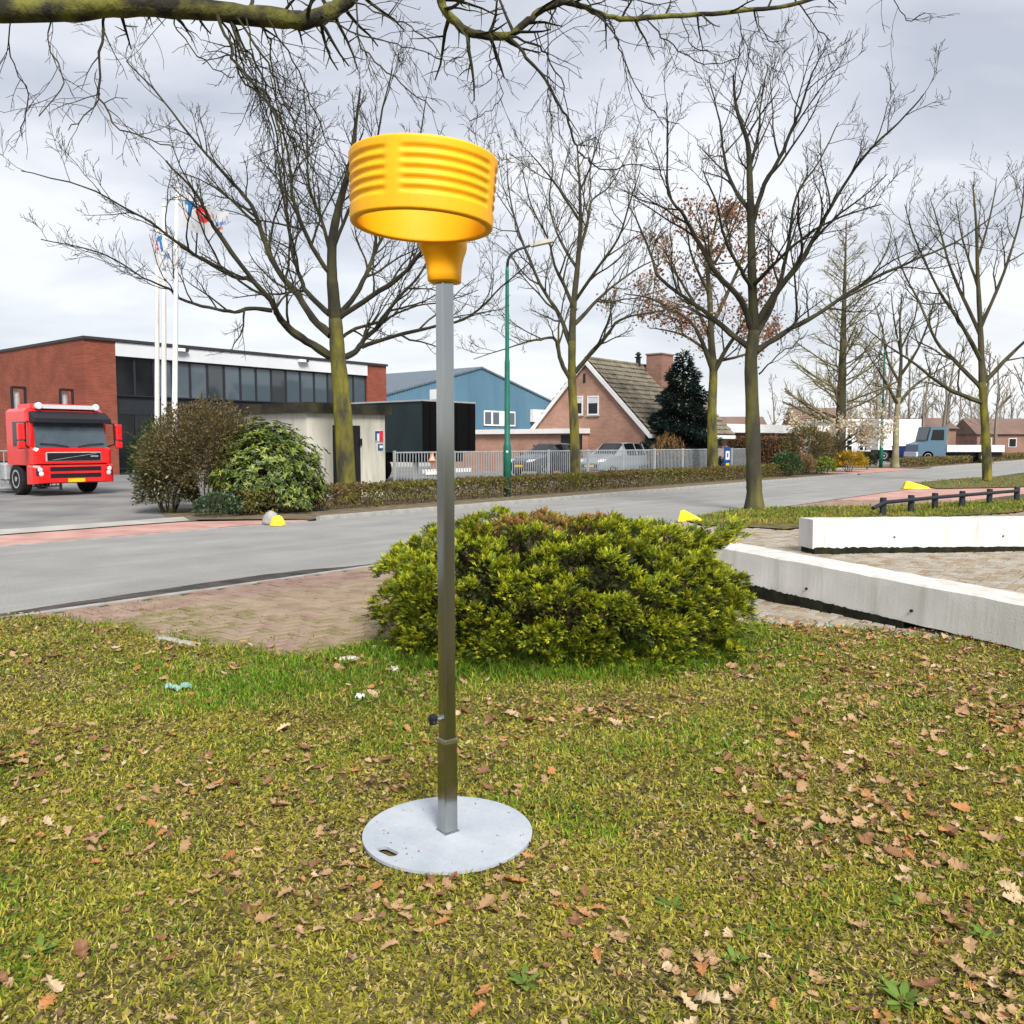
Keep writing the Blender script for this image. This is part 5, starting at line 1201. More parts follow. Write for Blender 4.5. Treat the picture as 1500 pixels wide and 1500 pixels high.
# tall dawn-redwood-like tree: straight stem, tiers of fine branches
def conifer_bare(px_, pytop, Yt, label, seed):
    q = P(px_[0], 640, Yt); b = Vector((q.x, Yt, 0)); top = P(px_[1], pytop, Yt); root = thing('larch_tree', label, 'tree', b)
    t = Tree(seed); mb = MB(); pts = [b - ZZ * .05] + [b.lerp(top, f) for f in (.12, .3, .5, .7, .88, 1)]
    mb.tube(pts, [.42, .34, .28, .2, .13, .06, .02], 10); mb.build('trunk', M['bark_grey'], root, smooth=True)
    r = t.r; H = top.z
    for k in range(74):
        f = .16 + .82 * k / 74; p = b.lerp(top, f); L = 4.6 * (1 - f) ** .75 * r.uniform(.75, 1.1) + .35; a = r.uniform(0, 6.28)
        d = Vector((math.cos(a), math.sin(a), .25 + .5 * f)); pts = [p]
        for i in range(5): d = (d.normalized() + t.rv() * .12 + Vector((0, 0, .05))).normalized(); pts.append(pts[-1] + d * (L / 5))
        rads = [.05 * (1 - f) + .02 - .002 * i for i in range(6)]; t.mb.tube(pts, rads, 4, cap=False); t.tips.append((pts[-1], d, 0))
        t.twigs(pts, rads, 1, 12, L * .42, .1, (30, 60), .15, .009, 0, 0, ((3, .5),))
    t.mb.build('crown', M['bark_larch'], root); return root, t
M['bark_larch'] = mat('bark_larch', (.15, .125, .06), .95, col2=(.21, .185, .10), scale=1)
tr5, tE = conifer_bare((1231, 1240), 322, 57, 'tall straight larch-like tree with fine tiered branches above the cream blossom', 51)
# pale-trunk tree and trees further right and left
b = foot(1312, 17.6); b = Vector((P(1312, 660, 56).x, 56, 0))
tree6, tF = bare_tree('street_tree', 'slim bare tree with pale trunk beside the far green lamp', b, 56,
    [(1312, 662), (1313, 620), (1315, 590), (1318, 560), (1320, 520), (1318, 470), (1322, 430)],
    [([(1315, 592), (1300, 565), (1285, 540), (1262, 505)], -2, .13, .02), ([(1317, 590), (1340, 565), (1370, 545), (1395, 530)], 2, .13, .02), ([(1317, 560), (1300, 525), (1292, 480), (1280, 440)], 2, .11, .02),
     ([(1319, 550), (1345, 510), (1362, 465), (1372, 430)], -2, .11, .02), ([(1320, 520), (1310, 470), (1305, 425)], 1, .08, .02), ([(1320, 510), (1340, 465), (1345, 420)], -1, .08, .02)],
    .23, 61, M['bark_pale'], M['bark_grey'], minr=.012, cnt=6, tl=2.4)
q = P(1446, 660, 36); b = Vector((q.x, 36, 0))
tree7, tG = bare_tree('street_tree', 'bare tree with long low boughs on the near verge past the knee rail', b, 36,
    [(1446, 700), (1444, 640), (1440, 580), (1438, 540), (1436, 480), (1432, 400), (1430, 330), (1425, 270)],
    [([(1440, 590), (1400, 575), (1372, 558), (1332, 527), (1296, 503), (1262, 474)], -2, .11, .014), ([(1439, 570), (1400, 530), (1372, 500), (1345, 440), (1320, 390), (1310, 345)], 2, .11, .014),
     ([(1442, 560), (1480, 520), (1520, 480), (1560, 420)], 0, .11, .014), ([(1438, 530), (1405, 470), (1375, 425), (1340, 350), (1325, 300)], -2.5, .10, .013), ([(1436, 490), (1395, 400), (1375, 330), (1362, 290)], 2, .09, .013),
     ([(1436, 480), (1470, 400), (1495, 320), (1500, 260)], -1, .09, .013), ([(1433, 420), (1410, 350), (1400, 290)], 1, .07, .012), ([(1431, 380), (1450, 320), (1460, 260)], 1, .07, .012)],
    .22, 71, M['bark_moss'], M['bark_grey'], minr=.008, cnt=6, tl=2.4)
# cream-flowering shrub tree
q = P(1222, 650, 50); b = Vector((q.x, 50, 0)); bl = thing('blossom_tree', 'small spreading tree with cream blossom in front of the larch-like trunk', 'tree', b)
t = Tree(81); mb = MB(); mb.tube([b - ZZ * .04, b + Vector((.05, 0, .7)), b + Vector((0, .05, 1.5))], [.11, .09, .07], 8); mb.build('trunk', M['bark_grey'], bl, smooth=True)
for k in range(16):
    a = 6.28 * k / 16 + t.r.uniform(-.2, .2); el = t.r.uniform(.12, .75); L = t.r.uniform(2.0, 3.6); d = Vector((math.cos(a), math.sin(a), el)).normalized(); p = b + ZZ * t.r.uniform(.8, 1.5)
    f_, r_ = t.limb([p, p + d * L * .4 + ZZ * .1, p + d * L * .75 + ZZ * .12, p + d * L], .04, .01, 5); t.twigs(f_, r_, 1, 7, .9, .1, (30, 60), .3, .008, 0, 0, ((3, .5),))
t.mb.build('crown', M['bark_grey'], bl)
tag(leaves_on(t.tips, 3600, .15, [(.55, .46, .33), (.62, .55, .42), (.48, .40, .27), (.40, .32, .20)], bl, 'blossom', .16, seed=8), kind='stuff')
# overhead boughs: a tree standing outside the picture to the left
tb = Vector((-6.2, 4.6, 0)); ot = thing('oak_tree', 'mossy oak whose long boughs hang over the lawn and the korfball post', 'tree', tb)
mb = MB(); mb.tube([tb - ZZ * .06, tb + ZZ * .25, tb + ZZ * 1.5, tb + Vector((.05, .05, 3.2)), tb + Vector((.1, .2, 5.0)), tb + Vector((0, .3, 7.5))], [.42, .33, .28, .25, .2, .1], 16); mb.build('trunk', M['bark_moss'], ot, smooth=True)
t = Tree(91); YB = 5.6
m1 = [tb + Vector((.05, .05, 3.3)), tb + Vector((1.0, .5, 4.05))] + [P(x, y, YB + dy) for x, y, dy in ((0, 16, 0), (123, 12, 0), (200, 8, .05), (300, 14, .1), (380, 24, .15), (440, 29, .2), (470, 24, .25), (500, 6, .3), (535, -25, .35), (590, -60, .45), (640, -45, .5))]
fa, ra = t.limb(m1, .075, .045, 12, .006)
m2 = [P(x, y, YB + .5 + dy) for x, y, dy in ((640, -45, 0), (645, -5, 0), (655, 20, 0), (685, 46, .05), (720, 54, .1), (745, 52, .1), (770, 35, .1), (790, 18, .12), (820, 4, .15), (850, 8, .2), (890, 24, .25), (930, 27, .3), (1000, 22, .4), (1060, 18, .45), (1140, 10, .5), (1210, -6, .6), (1300, -30, .7))]
fb, rb = t.limb(m2, .034, .012, 9, .006)
t.mb.build('bough', M['bark_bough'], ot, smooth=True); t.mb = MB()
fu, ru = t.limb([tb + Vector((.1, .2, 4.8)), tb + Vector((1.6, 1.0, 6.2)), tb + Vector((3.6, 1.6, 6.7)), tb + Vector((6, 2.0, 6.9))], .10, .02, 8)
t.twigs(fu, ru, 2, 8, 1.5, .1, (30, 60), .2, .004, 0, .2, ((4, .5), (3, .5)))
hang = [([(152, 12), (148, 60), (147, 130), (145, 143), (175, 190), (210, 200), (255, 216)], .010), ([(145, 143), (128, 165), (100, 190)], .005), ([(250, 8), (262, 45), (300, 90), (345, 115)], .006),
        ([(318, 18), (335, 60), (345, 95), (385, 135), (405, 180), (420, 250), (440, 290), (470, 322)], .014), ([(330, 20), (360, 70), (388, 120), (398, 170), (412, 235), (418, 280), (425, 330)], .010), ([(345, 22), (385, 80), (410, 130), (435, 190), (455, 240), (490, 280)], .009),
        ([(300, 15), (338, 45), (350, 110), (392, 150), (425, 200), (440, 250), (462, 300)], .008), ([(372, 24), (395, 60), (398, 110), (415, 170), (447, 225), (500, 262)], .008), ([(390, 25), (430, 90), (455, 150), (480, 210), (505, 250)], .007), ([(360, 24), (372, 80), (378, 130), (400, 200), (408, 260), (432, 312)], .006), ([(335, 22), (352, 80), (372, 128), (402, 162), (432, 218), (450, 270), (458, 290)], .009),
        ([(522, -8), (525, 30), (527, 64), (559, 98), (600, 130), (640, 165)], .008), ([(470, 22), (500, 40), (560, 62), (600, 70), (640, 85)], .006), ([(515, 0), (560, 20), (600, 40), (640, 70), (655, 110)], .006),
        ([(745, 52), (772, 85), (800, 120), (815, 145), (835, 180), (845, 215), (862, 234), (886, 248), (925, 242), (985, 250)], .014), ([(748, 54), (790, 70), (803, 85), (825, 125), (833, 175)], .010), ([(815, 5), (802, 50), (803, 110), (806, 160), (810, 212)], .006),
        ([(722, 54), (718, 90), (716, 120), (692, 128)], .004), ([(735, 54), (727, 110), (735, 136), (720, 160), (690, 178)], .004), ([(845, 215), (872, 200), (880, 228)], .004), ([(862, 234), (866, 270), (860, 330)], .006),
        ([(890, 24), (903, 54), (913, 86), (938, 138), (964, 170), (996, 182)], .007), ([(945, 27), (970, 55), (1000, 78), (1030, 92), (1080, 88)], .006), ([(1000, 22), (1010, 60), (1035, 75)], .004), ([(1080, 18), (1090, 60), (1102, 95)], .004), ([(1108, 16), (1122, 55), (1150, 62)], .004), ([(1170, 5), (1195, 40), (1218, 58)], .006), ([(680, 44), (690, 70), (660, 90)], .004),
        ([(20, 14), (15, 80), (40, 140), (30, 200)], .006), ([(85, 12), (70, 60), (95, 120), (60, 170)], .006), ([(1290, -28), (1310, 0), (1330, 30), (1355, 20)], .004), ([(860, 10), (905, -2), (960, 5), (1010, -8)], .006)]
for i, (pl, r_) in enumerate(hang):
    y0 = YB + .1 + .5 * min(1, max(0, (pl[0][0] - 400) / 400)); f_, q_ = t.limb(px_limb(pl, y0, y0 + t.r.uniform(-.5, .6)), r_ * .92, .0032, 6, .012)
    ln = sum((f_[j + 1] - f_[j]).length for j in range(len(f_) - 1)); dense = 1.6 if 290 < pl[0][0] < 400 else 1
    t.twigs(f_, q_, 1, int(7 * ln * dense) + 2, .42, -.05, (25, 65), .1, .0020, 0, .35, ((3, .5),))
t.twigs(fa, ra, 1, 26, .5, .1, (50, 90), .25, .0024, 0, .3, ((4, .5),)); t.twigs(fb, rb, 1, 34, .45, .1, (40, 80), .05, .0020, 0, .25, ((4, .5),))
t.mb.build('crown', M['bark'], ot)
# distant bare wood on the horizon
t = Tree(99)
for k in range(64):
    px__ = t.r.uniform(1120, 1560) if k < 50 else t.r.uniform(-60, 110); Yk = t.r.uniform(100, 135) if k < 22 and px__ > 1280 else t.r.uniform(165, 230); x = P(px__, 640, Yk).x; h = t.r.uniform(9, 15)
    b = Vector((x, Yk, -.2)); pts = [b, b + ZZ * h * .3, b + Vector((t.r.uniform(-.5, .5), 0, h * .65)), b + Vector((t.r.uniform(-1, 1), 0, h))]
    rad = [.3, .24, .15, .06]; t.mb.tube(pts, rad, 5, cap=False); t.twigs(pts, rad, 2, 8, h * .4, .4, (25, 55), .2, .05, 0, 0, ((3, .55), (2, .5)))
wd_ = t.mb.build('far_wood', M['bark_far']); tag(wd_, 'hazy bare wood along the horizon beyond the buildings', 'wood', kind='stuff')
# ------------------------------------------------------------------ shrubs and hedges
LEAF4 = ([(-.5, .35, .05), (0, 0, 0), (.5, .35, .05), (0, 1, -.02)], [(0, 1, 3), (1, 2, 3)])
LEAF6 = ([(0, 0, 0), (-.42, .35, .10), (0, .4, 0), (.42, .35, .10), (-.3, .75, .05), (0, 1, -.08), (.3, .75, .05)], [(0, 2, 1), (0, 3, 2), (1, 2, 4), (2, 3, 6), (2, 5, 4), (2, 6, 5)])
def pick(g_, cols, n, v=.22): cols = np.array(cols); return cols[g_.integers(0, len(cols), n)] * g_.uniform(1 - v, 1 + v, (n, 1))
def blob_shell(g_, n, c, rad, rough=.25, zmin=0.0, depth=.35, freq=2.2):
    """points in the outer shell of a lumpy ellipsoid, and outward directions"""
    d = unit(g_.normal(0, 1, (n * 2, 3))); d = d[d[:, 2] > -.35][:n]
    az = np.arctan2(d[:, 1], d[:, 0]); k = 1 + rough * (fbm(az * freq * 1.6 + c[0] * 3, d[:, 2] * freq * 2.2 + c[1]) - .5) * 2
    q = 1 - depth * g_.random(len(d)) ** 2
    p = d * k[:, None] * q[:, None] * np.array(rad) + np.array(c); m_ = p[:, 2] > zmin
    return p[m_], d[m_]
def shrub(name, label, cat, base, c, rad, n, size, cols, seed, m='leaf', tm=LEAF4, rough=.25, stems=9, stemcol='bark_grey', group=None, up=.3, depth=.4, aspect=.55):
    g_ = np.random.default_rng(seed); root = thing(name, label, cat, base, 0, group); t = Tree(seed); b = Vector(base)
    for k in range(stems):
        a = t.r.uniform(0, 6.28); e_ = Vector((c[0] + rad[0] * .7 * math.cos(a), c[1] + rad[1] * .7 * math.sin(a), c[2] + rad[2] * t.r.uniform(.1, .7))); s_ = b + Vector((.12 * math.cos(a), .12 * math.sin(a), -.03))
        f_, r_ = t.limb([s_, s_.lerp(e_, .5) + t.rv() * .1 + ZZ * .1, e_], .022, .006, 5); t.twigs(f_, r_, 1, 6, max(rad) * .5, .2, (30, 60), .3, .005, 0, 0, ((3, .5),))
    t.mb.build('stems', M[stemcol], root)
    p, d = blob_shell(g_, n, c, rad, rough, .02, depth); k = len(p)
    dd = unit(d + g_.normal(0, .7, (k, 3)) + np.array([0, 0, up])); s = size * g_.uniform(.6, 1.3, k)
    V, T, C = scatter(*tm, basis(dd, np.array([.01, 0, 1.]), s * aspect, s, s, g_.normal(0, .7, k)), p, pick(g_, cols, k))
    tag(np_mesh('foliage', V, T, C, M[m], root), kind='stuff')
    return root
def hedge(s0, s1, t0, t1, h, label, seed, cols, dens=520, size=.075, twigcol='bark_grey'):
    g_ = np.random.default_rng(seed); L = s1 - s0; w_ = t1 - t0; root = thing('hedge', label, 'hedge', RD((s0 + s1) / 2, (t0 + t1) / 2), 0, 'low clipped hedges')
    mb = MB(); n_ = int(L * 7); r = random.Random(seed)
    for i in range(n_):
        b = RD(s0 + L * r.random(), t0 + w_ * r.uniform(.15, .85), -.02); e_ = b + Vector((r.gauss(0, .12), r.gauss(0, .12), h * r.uniform(.6, .95))); m_ = b.lerp(e_, .5) + Vector((r.gauss(0, .05), r.gauss(0, .05), 0))
        mb.tube([b, m_, e_], [.012, .008, .005], 3, cap=False)
    tag(mb.build('stems', M[twigcol], root), kind='stuff')
    area = L * (w_ + 2 * h); n = int(area * dens); f = g_.random(n); s = s0 + L * g_.random(n)
    top = f < w_ / (w_ + 2 * h); tt = np.where(top, t0 + w_ * g_.random(n), np.where(g_.random(n) < .5, t0, t1)); zz_ = np.where(top, h, h * g_.random(n) ** .75)
    ins = np.abs(g_.normal(0, .09, n)); lump = .06 * (fbm(s * 1.1, zz_ * 2 + tt) - .5) * 2
    zz_ = np.where(top, zz_ - ins + lump, zz_); tt = np.where(top, tt, tt + np.where(tt == t0, 1, -1) * (ins + lump)); zz_ = np.maximum(zz_, .03)
    u_, n__ = np.array(U), np.array(NN); pos = s[:, None] * u_ + tt[:, None] * n__; pos[:, 2] = zz_
    d = unit(g_.normal(0, 1, (n, 3)) + np.array([0, 0, .4])); sz = size * g_.uniform(.6, 1.3, n)
    c = pick(g_, cols, n); q = fbm(s * .7, zz_ * 1.5); dead = (g_.random(n) < np.clip(.25 + (q - .5) * 2 + (1 - zz_ / h) * .35, 0, 1)); c[dead] = pick(g_, [(.15, .095, .045), (.11, .07, .035), (.19, .13, .06)], int(dead.sum()))
    V, T, C = scatter(*LEAF4, basis(d, np.array([.01, 0, 1.]), sz * .7, sz, sz, g_.uniform(0, 6, n)), pos, c)
    tag(np_mesh('foliage', V, T, C, M['leaf'], root), kind='stuff'); return root
HC = [(.13, .125, .02), (.16, .15, .026), (.11, .125, .02), (.09, .09, .02), (.20, .165, .035), (.12, .085, .028)]
hedge(10.7, 45.2, 16.15, 17.35, .54, 'long low olive hedge with brown base along the far kerb', 201, HC, 620, .07)
hedge(59.5, 120, 15.6, 17.0, .55, 'low olive hedge beyond the pink driveway at the far lamp', 202, [(.17, .14, .04), (.20, .165, .055), (.13, .115, .03)], 160, .13)
# shrubs beside the yard entrance
pb = G(300, 748); b0 = Vector((pb.x, pb.y + .9, 0))
BRN = [(.13, .095, .04), (.17, .125, .06), (.10, .075, .03), (.20, .155, .08), (.09, .085, .025)]
def at(px, py, Y): return P(px, py, Y)
c = at(300, 668, 20.0); shrub('brown_shrub', 'large twiggy brown shrub under the flagpoles', 'shrub', (c.x, 20, 0), (c.x, 20, 1.05), (1.45, 1.15, 1.42), 20000, .08, BRN, 301, stems=22, rough=.3, aspect=.35)
c = at(250, 700, 19.8); shrub('dark_shrub', 'dark small-leaved shrub at the corner of the tarmac yard', 'shrub', (c.x, 19.6, 0), (c.x, 19.6, .55), (.66, .6, .92), 5200, .08, [(.05, .05, .015), (.08, .07, .02), (.16, .14, .05), (.03, .035, .012)], 302, 'gloss_leaf', stems=10)
c = at(214, 680, 22.0); shrub('conifer_shrub', 'dark green conifer shrub at the foot of the flagpoles', 'shrub', (c.x, 22.6, 0), (c.x, 22.6, .95), (.62, .6, 1.15), 3600, .10, [(.03, .07, .015), (.045, .09, .02), (.02, .045, .012)], 303, stems=8, aspect=.3)
c = at(390, 670, 19.9)
RH = [(.12, .17, .02), (.16, .21, .025), (.06, .10, .015), (.24, .28, .05), (.04, .07, .012), (.05, .08, .012)]
g_ = np.random.default_rng(305); rh = thing('rhododendron', 'glossy yellow-green rhododendron in front of the concrete shed', 'shrub', (c.x, 19.9, 0))
t = Tree(305)
for k in range(14):
    a = t.r.uniform(0, 6.28); e_ = Vector((c.x + .8 * math.cos(a), 19.9 + .7 * math.sin(a), t.r.uniform(.8, 1.7))); s_ = Vector((c.x + .1 * math.cos(a), 19.9 + .1 * math.sin(a), -.03)); t.limb([s_, s_.lerp(e_, .5) + ZZ * .15, e_], .03, .01, 5)
t.mb.build('stems', M['bark_grey'], rh)
p, d = blob_shell(g_, 2600, (c.x, 19.9, .66), (1.26, 1.05, 1.36), .3, .03, .4, 3.0); nl = 6; P_, D_ = np.repeat(p, nl, 0), np.repeat(d, nl, 0)
ax = unit(D_ + np.array([0, 0, .5])); rnd = g_.normal(0, 1, ax.shape); side = unit(rnd - ax * (rnd * ax).sum(1, keepdims=True)); dd = unit(side + ax * g_.uniform(.0, .5, (len(ax), 1)))
s = .115 * g_.uniform(.7, 1.2, len(dd)); V, T, C = scatter(*LEAF6, basis(dd, ax + 1e-3, s * .38, s, s), P_, np.repeat(pick(g_, RH, len(p), .25), nl, 0) * g_.uniform(.8, 1.2, (len(dd), 1)))
tag(np_mesh('foliage', V, T, C, M['gloss_leaf'], rh), kind='stuff')
c = at(318, 734, 18.6); shrub('ivy_clump', 'low bluish green ivy clump at the hedge end', 'ground plant', (c.x, 18.7, 0), (c.x, 18.7, .16), (.52, .45, .34), 1300, .07, [(.05, .09, .04), (.07, .12, .055), (.035, .06, .03)], 306, 'gloss_leaf', stems=4)
# spruce beside the house
q = P(1000, 600, 44.6); b = Vector((q.x, 44.6, 0)); zt_ = P(1000, 512, 44.6).z; sp = thing('spruce_tree', 'dense dark blue-green spruce standing beside the brick house', 'tree', b)
mb = MB(); mb.tube([b - ZZ * .05, b + ZZ * 3, b + ZZ * (zt_ - .2)], [.16, .1, .02], 8); mb.build('trunk', M['bark_grey'], sp, smooth=True)
g_ = np.random.default_rng(310); n = 19000; f = 1 - np.sqrt(g_.random(n)) * .97; az = g_.uniform(0, 6.283, n); tier = .78 + .22 * np.sin(f * 34 + az * 2); R1 = 2.25 * (1 - f) ** .72 * tier * (.85 + .3 * vnoise(az * 2.4, f * 9)) + .05
rr_ = R1 * (1 - .5 * g_.random(n) ** 2); pos = np.stack([b.x + rr_ * np.cos(az), b.y + rr_ * np.sin(az), .15 + f * (zt_ - .15)], 1)
d = np.stack([np.cos(az), np.sin(az), g_.normal(.05, .35, n)], 1) + g_.normal(0, .3, (n, 3)); s = .26 * g_.uniform(.6, 1.2, n)
V, T, C = scatter(*LEAF4, basis(d, np.array([.01, 0, 1.]), s * .4, s, s, g_.normal(0, .5, n)), pos, pick(g_, [(.018, .035, .032), (.028, .05, .045), (.04, .062, .055), (.015, .028, .02)], n)); tag(np_mesh('crown', V, T, C, M['leaf'], sp), kind='stuff')
# garden shrubs at the right-hand driveway
def sh_at(px, pyc, Y, rx, rz, **k):
    c = P(px, pyc, Y); return dict(base=(c.x, Y, 0), c=(c.x, Y, rz * .82), rad=(rx, rx * .9, rz))
o_ = sh_at(1152, 669, 41.5, .70, .62); shrub('box_ball', 'round clipped dark green bush at the pink driveway', 'bush', o_['base'], o_['c'], o_['rad'], 2600, .10, [(.035, .075, .025), (.05, .10, .03), (.07, .13, .04)], 311, 'gloss_leaf', rough=.06, stems=4, depth=.2)
o_ = sh_at(1244, 661, 48, .95, .62); shrub('forsythia', 'bright yellow forsythia bush beside the low far hedge', 'bush', o_['base'], o_['c'], o_['rad'], 1900, .13, [(.50, .33, .01), (.42, .27, .01), (.55, .38, .03), (.2, .17, .03)], 312, stems=8)
o_ = sh_at(1183, 640, 46, 1.35, 1.35); shrub('olive_shrub', 'tall olive brown shrub behind the round green bush', 'shrub', o_['base'], o_['c'], o_['rad'], 3600, .16, [(.16, .13, .05), (.20, .165, .07), (.12, .10, .04)], 313, stems=12, aspect=.4)
o_ = sh_at(1208, 665, 44.5, .55, .45); shrub('lime_shrub', 'small lime green shrub beside the forsythia', 'shrub', o_['base'], o_['c'], o_['rad'], 1000, .12, [(.24, .30, .03), (.18, .25, .03)], 314, stems=4)
o_ = sh_at(1179, 666, 43.5, .5, .5); shrub('dry_grass_clump', 'tan dry ornamental grass clump by the round green bush', 'grass clump', o_['base'], o_['c'], o_['rad'], 1300, .22, [(.28, .19, .09), (.34, .24, .12)], 315, stems=4, aspect=.15, up=1.2)
o_ = sh_at(1268, 662, 53, .7, .55); shrub('dark_bush', 'dark rounded bush in front of the workshop', 'bush', o_['base'], o_['c'], o_['rad'], 1000, .14, [(.03, .04, .015), (.05, .05, .02)], 316, stems=4)
o_ = sh_at(1209, 644, 48.5, .95, 1.15); shrub('twiggy_shrub', 'dark twiggy shrub at the foot of the larch-like tree', 'shrub', o_['base'], o_['c'], o_['rad'], 1800, .15, [(.10, .07, .03), (.14, .10, .045), (.08, .06, .03)], 317, stems=18, aspect=.3)
q0, q1 = P(1064, 650, 54), P(1170, 650, 54); g_ = np.random.default_rng(318); n = 9000
bh = thing('beech_hedge', 'clipped reddish brown beech hedge under the white fascia', 'hedge', ((q0.x + q1.x) / 2, 54, 0)); mb = MB()
for i in range(60): xx = q0.x + (q1.x - q0.x) * random.random(); mb.tube([(xx, 54.2, -.02), (xx + random.uniform(-.1, .1), 54.2, 1.6)], [.02, .008], 4, cap=False)
tag(mb.build('stems', M['bark_grey'], bh), kind='stuff')
pos = np.stack([g_.uniform(q0.x, q1.x, n), 54 + .75 * g_.random(n) ** 2 + .12 * g_.normal(0, 1, n), 1.95 * g_.random(n) ** .9 + .03], 1); s = .15 * g_.uniform(.6, 1.2, n)
V, T, C = scatter(*LEAF4, basis(g_.normal(0, 1, (n, 3)), np.array([.01, 0, 1.]), s * .6, s, s), pos, pick(g_, [(.17, .085, .045), (.22, .11, .06), (.12, .065, .035), (.15, .11, .05)], n)); tag(np_mesh('foliage', V, T, C, M['leaf'], bh), kind='stuff')
q = P(978, 655, 42.5); shrub('dogwood', 'orange-stemmed winter shrub below the spruce', 'shrub', (q.x, 42.3, 0), (q.x, 42.3, 1.0), (.8, .5, .95), 700, .20, [(.42, .22, .08), (.36, .19, .07), (.30, .2, .1)], 319, stems=16, aspect=.12, up=1.6)

# ------------------------------------------------------------------ juniper
g_ = np.random.default_rng(401); JC = np.array([.36, 6.86, .0])
jn = thing('juniper_bush', 'wide spreading yellow-green juniper with browned top beside the korfball post', 'bush', (JC[0], JC[1], 0))
t = Tree(401)
for k in range(30):
    a = 6.283 * k / 30 + t.r.uniform(-.1, .1); el = t.r.uniform(.15, 1.0); b = Vector((JC[0] + .14 * math.cos(a), JC[1] + .12 * math.sin(a), -.03)); L = t.r.uniform(.8, 1.3)
    e_ = Vector((JC[0] + 1.25 * L * math.cos(a) * (1.15 - el * .6), JC[1] + .8 * L * math.sin(a) * (1.15 - el * .6), .15 + .75 * el)); f_, r_ = t.limb([b, b.lerp(e_, .45) + ZZ * .08 + t.rv() * .05, e_], .022, .007, 6)
    t.twigs(f_, r_, 1, 8, .35, .25, (25, 55), .2, .003, 0, 0, ((4, .5),))
t.mb.build('stems', M['bark_grey'], jn)
# template spray: a plume with side sprigs, scaly leaf tips as slim diamonds
sv, sf, ssh = [], [], []
def diamond(p, d, l, w_, sh, up=(0, 0, 1)):
    p = Vector(p); d = Vector(d).normalized(); s = d.cross(Vector(up)).normalized(); b = len(sv)
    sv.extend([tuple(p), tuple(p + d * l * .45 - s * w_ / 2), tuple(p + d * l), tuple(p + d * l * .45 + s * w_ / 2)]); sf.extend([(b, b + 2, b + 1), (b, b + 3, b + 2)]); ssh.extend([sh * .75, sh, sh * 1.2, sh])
rr0 = random.Random(5)
for k in range(8):
    f = .08 + .86 * k / 8; y = f; side = 1 if k % 2 else -1; a = R_(rr0.uniform(28, 50)) * side; L = (.40 - .22 * f) * rr0.uniform(.8, 1.2)
    diamond((0, y * .8, .10 * math.sin(f * 3)), (math.sin(a), math.cos(a), rr0.uniform(-.1, .45)), L * 1.1, .135, .72 + .4 * f, (rr0.uniform(-.6, .6), 0, 1))
diamond((0, .62, .09), (0, 1, .1), .38, .09, 1.15); diamond((0, .0, 0), (0, 1, .15), .7, .06, .6)
CEN = np.array([JC[0], JC[1], .34]); RAD = np.array([1.39, 1.22, .615])
def jsurf(d):
    az = np.arctan2(d[:, 1], d[:, 0]); k = 1 + .20 * (fbm(az * 3.1 + 2, d[:, 2] * 3.3 + 8) - .5) * 2
    e_ = .72; q = (np.abs(d[:, 0]) ** (2 / e_) + np.abs(d[:, 1]) ** (2 / e_)) ** (e_ / 2); q = (q ** (2 / .66) + np.abs(d[:, 2]) ** (2 / .66)) ** (.66 / 2)
    return d / q[:, None] * k[:, None]
nc = 500; k_ = np.arange(nc) + .5; zf = 1 - 1.48 * k_ / nc; az_ = k_ * 2.399963; rf = np.sqrt(1 - zf ** 2); d = np.stack([rf * np.cos(az_), rf * np.sin(az_), zf], 1) + g_.normal(0, .085, (nc, 3)); d = unit(d)
cp = jsurf(d) * RAD * g_.uniform(.86, 1.0, (nc, 1)) + CEN; keep = cp[:, 2] > .07; cp, d = cp[keep], d[keep]; nc = len(cp)
# each clump is a pad of sprays: a shallow dome leaning out and up, bare underneath
nrm = unit(d * np.array([.55, .6, .35]) + np.array([0, 0, .62])); ea = unit(np.cross(np.cross(nrm, d + g_.normal(0, .05, d.shape)), nrm)); eb = np.cross(nrm, ea)
per = 62; n = nc * per; ci = np.repeat(np.arange(nc), per); pr_ = (.06 + .115 * g_.random(nc) ** 1.5)[ci]; rr_ = np.sqrt(g_.random(n)); th = g_.uniform(0, 6.283, n); cx, cy = rr_ * np.cos(th), rr_ * np.sin(th)
rad_d = ea[ci] * cx[:, None] + eb[ci] * cy[:, None]; off = rad_d * pr_[:, None] + nrm[ci] * ((1 - rr_ ** 2) * .05 - .02 + g_.normal(0, .010, n))[:, None]; pos = cp[ci] + off
out_ = d[ci]; dd = unit(rad_d * 1.1 + nrm[ci] * .55 + out_ * .35 + g_.normal(0, .22, (n, 3))); s = .066 * g_.uniform(.6, 1.2, n); pos = pos - dd * (s * .45)[:, None]
clc = 1.18 * g_.uniform(.75, 1.2, nc) * (.7 + .6 * fbm(cp[:, 0] * 2.2, cp[:, 2] * 3 + cp[:, 1])); cl = clc[ci]
YG = np.array([(.36, .375, .018), (.28, .32, .016), (.44, .43, .025), (.18, .235, .016), (.105, .15, .014)]); c = YG[g_.integers(0, 5, n)] * (cl * g_.uniform(.85, 1.15, n))[:, None]
